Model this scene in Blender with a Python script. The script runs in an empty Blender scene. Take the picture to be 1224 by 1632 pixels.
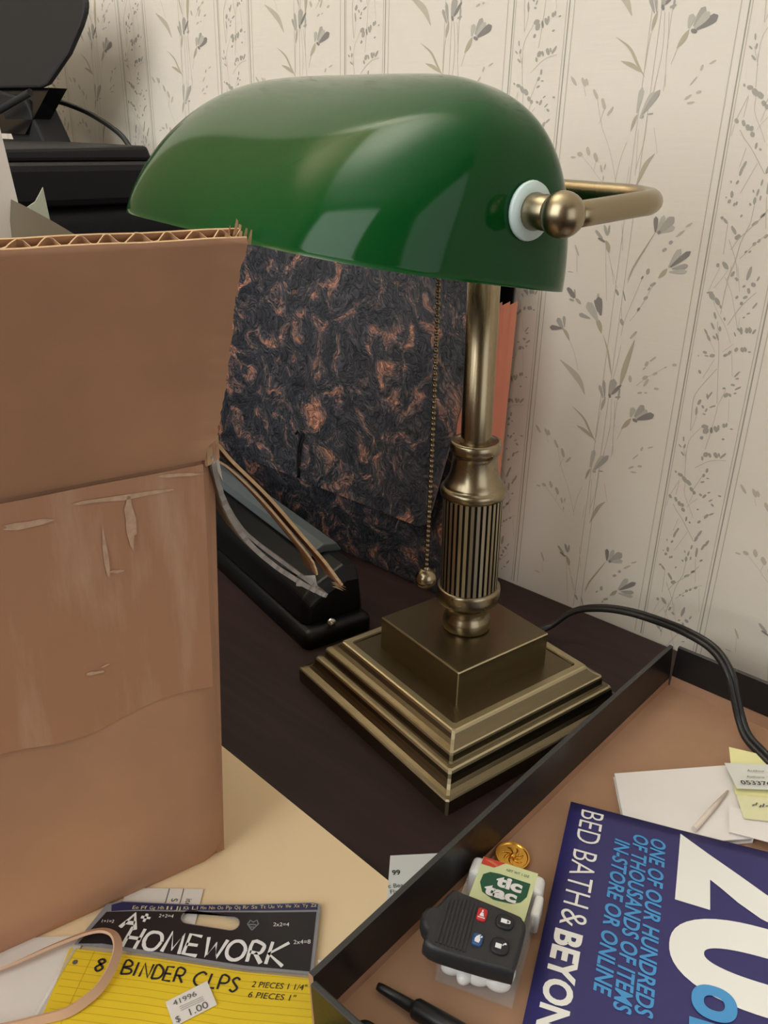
import bpy, bmesh, math, random
from mathutils import Vector, Matrix

random.seed(4)
sc = bpy.context.scene
col = sc.collection

# ------------------------------------------------------------------ camera
cam_data = bpy.data.cameras.new('camera')
cam = bpy.data.objects.new('camera', cam_data)
col.objects.link(cam)
cam_data.sensor_fit = 'VERTICAL'
cam_data.sensor_height = 32.0
cam_data.lens = 32.0 * 1340.0 / 1632.0
cam_data.clip_start = 0.01
CAM_R = Matrix(((0.74106787, 0.29145922, -0.60487183),
                (0.67106536, -0.29182219, 0.68155051),
                (0.02212916, -0.91098371, -0.41184824)))   # columns: right, down, forward
rt, dn, fw = CAM_R.col[0], CAM_R.col[1], CAM_R.col[2]
mw = Matrix.Identity(4)
for i in range(3):
    mw[i][0] = rt[i]; mw[i][1] = -dn[i]; mw[i][2] = -fw[i]
mw[2][3] = 0.34
cam.matrix_world = mw
sc.camera = cam

# ------------------------------------------------------------------ world, lights, exposure
world = bpy.data.worlds.new('world'); sc.world = world
world.use_nodes = True
world.node_tree.nodes['Background'].inputs[0].default_value = (0.75, 0.87, 1.0, 1)
world.node_tree.nodes['Background'].inputs[1].default_value = 0.6
sc.view_settings.view_transform = 'Standard'
sc.view_settings.look = 'None'
sc.view_settings.gamma = 1.0
sc.view_settings.use_curve_mapping = False
sc.view_settings.exposure = 0.19
sc.cycles.use_denoising = True
sc.cycles.max_bounces = 8
sc.cycles.sample_clamp_indirect = 4.0

def area_light(name, loc, aim, sx, sy, power, color):
    d = bpy.data.lights.new(name, 'AREA'); d.shape = 'RECTANGLE'
    d.size = sx; d.size_y = sy; d.energy = power; d.color = color
    o = bpy.data.objects.new(name, d); col.objects.link(o)
    o.location = loc
    o.rotation_euler = (Vector(aim) - Vector(loc)).to_track_quat('-Z', 'Y').to_euler()
    return o
# daylight through the two windows of the room (openings are cut in the walls below), plus an added fill without a fixture, brightening the ceiling
area_light('window_light_front', (-0.54, -1.38, 1.06), (-0.35, 0.3, 0.35), 1.40, 1.60, 25.0, (0.98, 1.0, 0.98))
area_light('window_light_right', (1.58, -0.15, 0.60), (0.0, -0.15, 0.60), 1.20, 1.40, 4.6, (1.0, 0.95, 0.89))
area_light('ceiling_fill_light', (-1.04, 0.16, 1.30), (-1.04, 0.16, 3.0), 0.40, 0.40, 23.0, (0.98, 1.0, 0.94))

# ------------------------------------------------------------------ helpers
def lin(c):
    c = c / 255.0
    return c / 12.92 if c <= 0.04045 else ((c + 0.055) / 1.055) ** 2.4
def rgb(r, g, b): return (lin(r), lin(g), lin(b), 1.0)

class NT:
    def __init__(s, name):
        s.m = bpy.data.materials.new(name); s.m.use_nodes = True
        s.t = s.m.node_tree; s.b = s.t.nodes['Principled BSDF']
    def n(s, typ, **kw):
        o = s.t.nodes.new(typ)
        for k, v in kw.items():
            if k.startswith('i_'):
                o.inputs[int(k[2:])].default_value = v
            else: setattr(o, k, v)
        return o
    def l(s, a, ao, b, bi): s.t.links.new(a.outputs[ao], b.inputs[bi])
def mat(name, color, rough=0.5, metal=0.0, var=0.0, vscale=20.0, bump=0.0, bscale=200.0, coat=0.0, spec=0.5,
        stretch=(1, 1, 1), col2=None, rvar=0.0):
    q = NT(name); b = q.b
    b.inputs['Base Color'].default_value = color
    b.inputs['Roughness'].default_value = rough
    b.inputs['Metallic'].default_value = metal
    b.inputs['Coat Weight'].default_value = coat
    b.inputs['Coat Roughness'].default_value = 0.05
    b.inputs['Specular IOR Level'].default_value = spec
    tc = q.n('ShaderNodeTexCoord'); mp = q.n('ShaderNodeMapping'); mp.inputs['Scale'].default_value = stretch
    q.l(tc, 'Object', mp, 0)
    if var > 0 or col2:
        nz = q.n('ShaderNodeTexNoise'); nz.inputs['Scale'].default_value = vscale; nz.inputs['Detail'].default_value = 5
        q.l(mp, 0, nz, 'Vector')
        rp = q.n('ShaderNodeValToRGB')
        c2 = col2 or tuple(min(1, x * (1 + var)) for x in color[:3]) + (1,)
        c1 = color if col2 else tuple(x * (1 - var) for x in color[:3]) + (1,)
        rp.color_ramp.elements[0].position = 0.35; rp.color_ramp.elements[1].position = 0.68
        rp.color_ramp.elements[0].color = c1; rp.color_ramp.elements[1].color = c2
        q.l(nz, 0, rp, 0); q.l(rp, 0, b, 'Base Color')
        if rvar:
            mr = q.n('ShaderNodeMapRange'); mr.inputs['To Min'].default_value = rough - rvar; mr.inputs['To Max'].default_value = rough + rvar
            q.l(nz, 0, mr, 0); q.l(mr, 0, b, 'Roughness')
    if bump > 0:
        n2 = q.n('ShaderNodeTexNoise'); n2.inputs['Scale'].default_value = bscale; n2.inputs['Detail'].default_value = 3
        q.l(mp, 0, n2, 'Vector')
        bp = q.n('ShaderNodeBump'); bp.inputs['Strength'].default_value = bump; bp.inputs['Distance'].default_value = 0.001
        q.l(n2, 0, bp, 'Height'); q.l(bp, 0, b, 'Normal')
    return q.m

V = Vector
class G:
    """collects polygons (world coordinates) with material slots, becomes ONE mesh object"""
    def __init__(s): s.v = []; s.f = []; s.mi = []; s.sm = []
    def add(s, vs, fs, m=0, smooth=False):
        o = len(s.v); s.v += [V(x) for x in vs]
        for f in fs:
            s.f.append([o + i for i in f]); s.mi.append(m); s.sm.append(smooth)
    def box(s, lo, hi, m=0, fr=None):
        x0, y0, z0 = lo; x1, y1, z1 = hi
        P = [(x0,y0,z0),(x1,y0,z0),(x1,y1,z0),(x0,y1,z0),(x0,y0,z1),(x1,y0,z1),(x1,y1,z1),(x0,y1,z1)]
        if fr: P = [fr(*p) for p in P]
        s.add(P, [(3,2,1,0),(4,5,6,7),(0,1,5,4),(1,2,6,5),(2,3,7,6),(3,0,4,7)], m)
    def rbox(s, lo, hi, r, m=0, fr=None, seg=3, smooth=True):
        """box whose vertical edges and top edge are rounded"""
        x0, y0, z0 = lo; x1, y1, z1 = hi
        def ring(ins, z):
            o = []
            rr = max(r - ins, 0.0001)
            for cx_, cy_, a0 in ((x1-r, y1-r, 0), (x0+r, y1-r, 90), (x0+r, y0+r, 180), (x1-r, y0+r, 270)):
                for k in range(seg + 1):
                    a = math.radians(a0 + 90 * k / seg); o.append((cx_ + rr*math.cos(a), cy_ + rr*math.sin(a), z))
            return o
        e = min(r, (z1 - z0) * 0.45)
        rows = [ring(0, z0)]
        for k in range(seg + 1):
            a = math.pi/2 * k / seg; rows.append(ring(min(e*(1-math.cos(a)), r), z1 - e + e*math.sin(a)))
        s.rows(rows, m, smooth, fr, True)
    def rows(s, rows, m=0, smooth=True, fr=None, caps=True, closed=True):
        n = len(rows[0]); P = [p for r in rows for p in r]
        if fr: P = [fr(*p) for p in P]
        F = []
        for i in range(len(rows) - 1):
            for k in range(n if closed else n - 1):
                k2 = (k + 1) % n
                F.append((i*n+k, i*n+k2, (i+1)*n+k2, (i+1)*n+k))
        s.add(P, F, m, smooth)
        if caps:
            o = len(s.v) - len(P)
            s.f.append([o + k for k in range(n)][::-1]); s.mi.append(m); s.sm.append(False)
            s.f.append([o + (len(rows)-1)*n + k for k in range(n)]); s.mi.append(m); s.sm.append(False)
    def prism(s, poly, z0, z1, m=0, fr=None, ms=None):
        n = len(poly); P = [(x, y, z0) for x, y in poly] + [(x, y, z1) for x, y in poly]
        if fr: P = [fr(*p) for p in P]
        s.add(P, [tuple(range(n))[::-1], tuple(range(n, 2*n))], m)
        o = len(s.v) - 2*n
        for k in range(n):
            s.f.append([o+k, o+(k+1)%n, o+n+(k+1)%n, o+n+k]); s.mi.append(m if ms is None else ms); s.sm.append(False)
    def flat(s, poly, z, m=0, fr=None):
        P = [(x, y, z) for x, y in poly]
        if fr: P = [fr(*p) for p in P]
        s.add(P, [tuple(range(len(poly)))], m)
    def lathe(s, prof, org, axis=(0,0,1), n=32, m=0, caps=False, smooth=True):
        ax = V(axis).normalized(); e1 = ax.orthogonal().normalized(); e2 = ax.cross(e1); org = V(org)
        rows = [[org + ax*z + (e1*math.cos(2*math.pi*k/n) + e2*math.sin(2*math.pi*k/n))*r for k in range(n)] for r, z in prof]
        s.rows([[tuple(p) for p in r] for r in rows], m, smooth, None, caps)
    def tube(s, pts, r, n=10, m=0, closed=False, rx=None):
        pts = [V(p) for p in pts]; N = len(pts); rows = []
        up = None
        for i in range(N):
            if closed: t = pts[(i+1) % N] - pts[i-1]
            else: t = pts[min(i+1, N-1)] - pts[max(i-1, 0)]
            t.normalize()
            if up is None: up = V((0,0,1)) if abs(t.z) < 0.9 else V((1,0,0))
            e1 = t.cross(up).normalized(); e2 = e1.cross(t).normalized(); up = e2
            ri = r[i] if isinstance(r, (list, tuple)) else r
            rows.append([tuple(pts[i] + e1*math.cos(2*math.pi*k/n)*(rx or ri) + e2*math.sin(2*math.pi*k/n)*ri) for k in range(n)])
        if closed: rows.append(rows[0])
        s.rows(rows, m, True, None, not closed)
    def ball(s, c, r, m=0, nu=16, nv=10, sc3=(1,1,1), fr=None):
        c = V(c); rows = []
        for j in range(nv + 1):
            a = math.pi*(j/nv - 0.5); rr = max(math.cos(a), 0.001)
            rows.append([(c.x + r*sc3[0]*rr*math.cos(2*math.pi*k/nu), c.y + r*sc3[1]*rr*math.sin(2*math.pi*k/nu), c.z + r*sc3[2]*math.sin(a)) for k in range(nu)])
        s.rows(rows, m, True, fr, True)
    def text(s, body, fr, x, y, height, z, m=0, width=None, bold=0.0, shear=0.0, rot=0.0, caps=True):
        cu = bpy.data.curves.new('tmp', 'FONT'); cu.body = body; cu.size = 1.0; cu.offset = bold; cu.shear = shear
        cu.resolution_u = 4
        o = bpy.data.objects.new('tmp', cu); col.objects.link(o)
        dg = bpy.context.evaluated_depsgraph_get(); me = o.evaluated_get(dg).to_mesh()
        vs = [v.co.copy() for v in me.vertices]; fs = [tuple(p.vertices) for p in me.polygons]
        o.evaluated_get(dg).to_mesh_clear()
        bpy.data.objects.remove(o); bpy.data.curves.remove(cu)
        if not vs: return
        x0 = min(v.x for v in vs); x1 = max(v.x for v in vs); y1 = max(v.y for v in vs); y0 = 0.0 if caps else min(v.y for v in vs)
        ky = height / (y1 - y0); kx = ky if width is None else width / (x1 - x0)
        c_, s_ = math.cos(math.radians(rot)), math.sin(math.radians(rot)); P = []
        for v in vs:
            a, b = (v.x - x0)*kx, (v.y - y0)*ky
            P.append(fr(x + a*c_ - b*s_, y + a*s_ + b*c_, z))
        s.add(P, fs, m)
    def stroke(s, pts, w, fr, z, m=0):
        """flat painted stroke of constant width with square ends"""
        n = len(pts); L = []; R = []
        for i in range(n):
            a = pts[max(i-1, 0)]; b = pts[min(i+1, n-1)]
            dx, dy = b[0]-a[0], b[1]-a[1]; d = math.hypot(dx, dy) or 1
            nx, ny = -dy/d*w/2, dx/d*w/2
            L.append(fr(pts[i][0]+nx, pts[i][1]+ny, z)); R.append(fr(pts[i][0]-nx, pts[i][1]-ny, z))
        s.add(L + R, [(i, n+i, n+i+1, i+1) for i in range(n-1)], m)
    def build(s, name, mats, parent=None, origin=None, bevel=0.0):
        if origin is None:
            if parent is not None: origin = V(parent['_o'])
            else:
                lo = V([min(v[i] for v in s.v) for i in range(3)]); hi = V([max(v[i] for v in s.v) for i in range(3)])
                origin = V(((lo.x+hi.x)/2, (lo.y+hi.y)/2, lo.z))
        origin = V(origin)
        me = bpy.data.meshes.new(name)
        me.from_pydata([tuple(v - origin) for v in s.v], [], s.f)
        for mm in (mats if isinstance(mats, (list, tuple)) else [mats]): me.materials.append(mm)
        me.polygons.foreach_set('material_index', s.mi); me.polygons.foreach_set('use_smooth', s.sm)
        me.update()
        bm = bmesh.new(); bm.from_mesh(me); bmesh.ops.remove_doubles(bm, verts=bm.verts, dist=1e-6)
        bm.to_mesh(me); bm.free()
        o = bpy.data.objects.new(name, me); col.objects.link(o)
        o['_o'] = tuple(origin)
        if parent is None: o.location = origin
        else:
            o.parent = parent
        if bevel:
            b = o.modifiers.new('bevel', 'BEVEL'); b.width = bevel; b.segments = 2; b.limit_method = 'ANGLE'; b.angle_limit = math.radians(40)
        return o
def tag(o, label, cat, group=None):
    o['label'] = label; o['category'] = cat
    if group: o['group'] = group
    return o
def thing(name, loc, label, cat, group=None):
    o = bpy.data.objects.new(name, None); col.objects.link(o); o.location = loc; o.empty_display_size = 0.02
    o['_o'] = tuple(loc)
    return tag(o, label, cat, group)
def struct(o): o['kind'] = 'structure'; return o
def frame(org, az, tilt=None):
    """local (x along az, y 90 deg counter-clockwise from x, z up) to world"""
    a = math.radians(az); org = V(org)
    ex = V((math.cos(a), math.sin(a), 0)); ey = V((-math.sin(a), math.cos(a), 0)); ez = V((0,0,1))
    if tilt: ex, ey, ez = tilt(ex, ey, ez)
    return lambda x, y, z=0.0: org + ex*x + ey*y + ez*z
def bez(pts, n=8):
    """Catmull-Rom through points"""
    pts = [V(p) for p in pts]; P = [pts[0]*2 - pts[1]] + pts + [pts[-1]*2 - pts[-2]]; o = []
    for i in range(1, len(P) - 2):
        for k in range(n):
            t = k / n; a, b, c, d = P[i-1], P[i], P[i+1], P[i+2]
            o.append(0.5*((2*b) + (c-a)*t + (2*a-5*b+4*c-d)*t*t + (3*b-a-3*c+d)*t**3))
    o.append(P[-2]); return o

# ------------------------------------------------------------------ room
WY = 0.5355                       # wallpapered wall plane
RX0, RX1, RY0, RZ0, RZ1 = -1.42, 1.60, -1.44, -0.74, 1.92
m_paper = mat('wallpaper_ground', rgb(224, 214, 200), 0.62, var=0.03, vscale=3.0, bump=0.10, bscale=260, stretch=(0.15, 1, 1.6))
WP_TONES = [mat('print_pale_grey', rgb(186, 180, 168), 0.65), mat('print_mid_grey', rgb(170, 163, 153), 0.65),
            mat('print_dark_grey', rgb(136, 129, 123), 0.65), mat('print_brown', rgb(182, 169, 146), 0.65),
            mat('print_pale_brown', rgb(190, 179, 160), 0.65), mat('print_stem', rgb(190, 181, 164), 0.65),
            mat('print_grass', rgb(168, 161, 150), 0.65), mat('print_rule', rgb(160, 153, 138), 0.65),
            mat('print_rule_pale', rgb(188, 180, 160), 0.65)]
m_plain = mat('painted_wall', rgb(150, 132, 108), 0.7, var=0.03)
m_ceil = mat('ceiling_paint', rgb(240, 236, 226), 0.8, var=0.02)
m_floor = mat('floor_boards', rgb(96, 70, 48), 0.45, var=0.2, vscale=6, stretch=(1, 12, 1))
m_trim = mat('white_trim', rgb(236, 232, 222), 0.4)

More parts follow.
